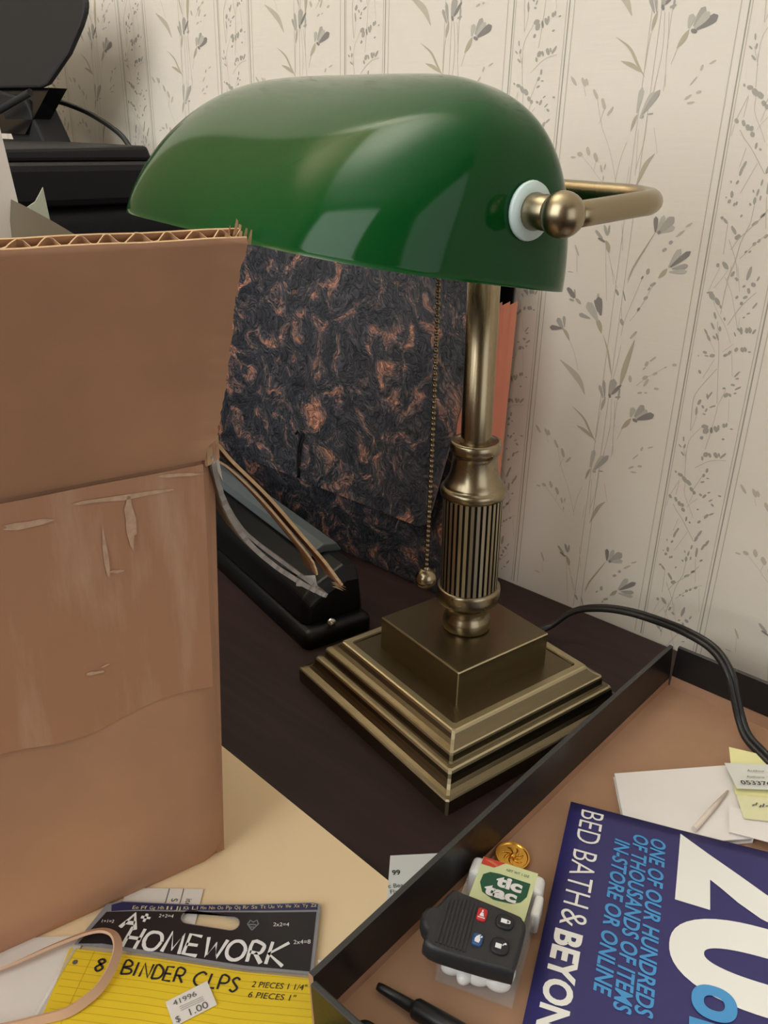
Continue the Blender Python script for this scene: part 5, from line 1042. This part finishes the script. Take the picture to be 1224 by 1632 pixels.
# car remote lying on the mint box
KA = 24.0; ka = math.radians(KA); kx = V((math.cos(ka), math.sin(ka), 0)); kz = V((.10, -.06, 1)).normalized(); kx = (kx - kz*kx.dot(kz)).normalized(); ky = kz.cross(kx)
KO = V((-.1372, .2200, FZ + .0178))
KS = .85
def kf(x, y, z=0.0): return KO + kx*(x*KS) + ky*(y*KS) + kz*(z*KS)
fob = thing('car_remote', tuple(kf(0, 0, 0)), 'black four-button car key remote lying across the mint box', 'key remote')
m_fob = mat('black_remote_plastic', rgb(38, 38, 40), .5, bump=.15, bscale=1500); m_btn = mat('black_rubber_button', rgb(26, 26, 28), .6)
m_rbtn = mat('red_button', rgb(190, 40, 44), .5); m_bbtn = mat('blue_button', rgb(44, 78, 128), .5); m_icon = mat('icon_white', rgb(226, 226, 226), .5)
out = [(-.0235, -.0155), (-.0150, -.0178), (.0190, -.0160), (.0222, -.0125), (.0240, .0090), (.0215, .0142), (.0170, .0158), (-.0130, .0182), (-.0175, .0172), (-.0225, .0060), (-.0268, .0035), (-.0285, -.0015), (-.0268, -.0060), (-.0240, -.0090)]
out = [(v.x, v.y) for v in bez([(x, y, 0) for x, y in out + [out[0]]], 3)][:-1]
ccx, ccy = -.001, 0
g = G(); R = []
for s_, z in ((.90, 0), (.985, .0016), (1.0, .0035), (1.0, .0088), (.985, .0108), (.95, .0120), (.91, .0125)): R.append([tuple(kf(ccx + (x - ccx)*s_, ccy + (y - ccy)*s_, z)) for x, y in out])
g.rows(R, 0, True, None, True)
for k in range(8):
    x = -.0176 + k*.0020; g.prism([(x, -.0140), (x + .0011, -.0140), (x + .0011, .0138 - max(0, -.011 - x)*.6), (x, .0138 - max(0, -.011 - x)*.6)], .0120, .0131, 0, kf)
g.build('remote_case', [m_fob], fob)
def button(x, y, w, h, m, icon, r=.002):
    g = G(); g.rbox((x - w/2, y - h/2, .0120), (x + w/2, y + h/2, .0140), r, 0, kf)
    z = .0142
    for poly in icon: g.flat([(x + a, y + b_) for a, b_ in poly], z, 1, kf)
    g.build('button', [m, m_icon], fob)
tri = [[(-.0012, -.0016), (.0012, -.0016), (.0006, .0004), (-.0006, .0004)], [(-.0004, .0006), (.0004, .0006), (.0003, .0020), (-.0003, .0020)], [(-.0018, -.0026), (.0018, -.0026), (.0018, -.0021), (-.0018, -.0021)]]
lock = [[(-.0020, -.0014), (.0012, -.0014), (.0012, .0010), (-.0020, .0010)], [(.0014, -.0012), (.0028, -.0008), (.0028, .0006), (.0014, .0010), (.0014, .0005), (.0022, .0002), (.0022, -.0004), (.0014, -.0007)]]
unlock = [[(-.0022, -.0018), (.0008, -.0018), (.0008, .0008), (-.0022, .0008)], [(.0010, .0002), (.0016, .0014), (.0026, .0022), (.0032, .0012), (.0026, .0010), (.0020, .0010), (.0016, .0002)]]
trunk = [[(-.0012, -.0020), (.0010, -.0022), (.0014, -.0004), (.0008, .0014), (.0012, .0026), (.0002, .0020), (-.0008, .0010), (-.0014, -.0004)], [(.0012, .0006), (.0022, .0012), (.0020, .0020), (.0012, .0014)]]
button(.0010, .0082, .0052, .0072, m_rbtn, tri, .0015); button(.0018, -.0058, .0052, .0066, m_bbtn, trunk, .0015)
button(.0128, .0082, .0094, .0080, m_btn, lock, .0034); button(.0130, -.0055, .0094, .0088, m_btn, unlock, .0036)
g = G(); g.prism([(-.0262 + .0022*math.cos(t*math.pi/6), -.0012 + .0032*math.sin(t*math.pi/6)) for t in range(12)], .0060, .0127, 0, lambda x, y, z: kf(x*.97, y, z - .0005)); g.build('key_ring_tab', [m_btn], fob)

# slim black tool at the bottom edge of the frame
m_tool = mat('black_tool_plastic', rgb(22, 24, 24), .4)
tool = thing('screwdriver', (-.135, .187, FZ), 'slim black screwdriver-like tool at the bottom edge, left of the coupon', 'tool')
g = G(); g.tube([(-.1610, .1848, FZ + .0036), (-.1590, .1852, FZ + .0036), (-.1420, .1872, FZ + .0050)], [.0016, .0019, .0026], 12); g.build('shaft', [m_tool], tool)
g = G(); g.tube([(-.1428, .1871, FZ + .0055), (-.1416, .1873, FZ + .0055), (-.1220, .1905, FZ + .0060), (-.0950, .1950, FZ + .0060)], [.0034, .0042, .0046, .0046], 12); g.build('handle', [m_tool], tool)
g = G(); g.tube(bez([(-.1545, .1650, FZ + .0040), (-.1510, .1668, FZ + .0070), (-.1460, .1672, FZ + .0072), (-.1400, .1655, FZ + .0050), (-.1300, .1640, FZ + .0030)], 6), .0022, 10)
tag(g.build('black_strap', [m_tool]), 'short black strap in the near left corner of the tray', 'strap')

for o in list(bpy.data.objects):
    if '_o' in o: del o['_o']
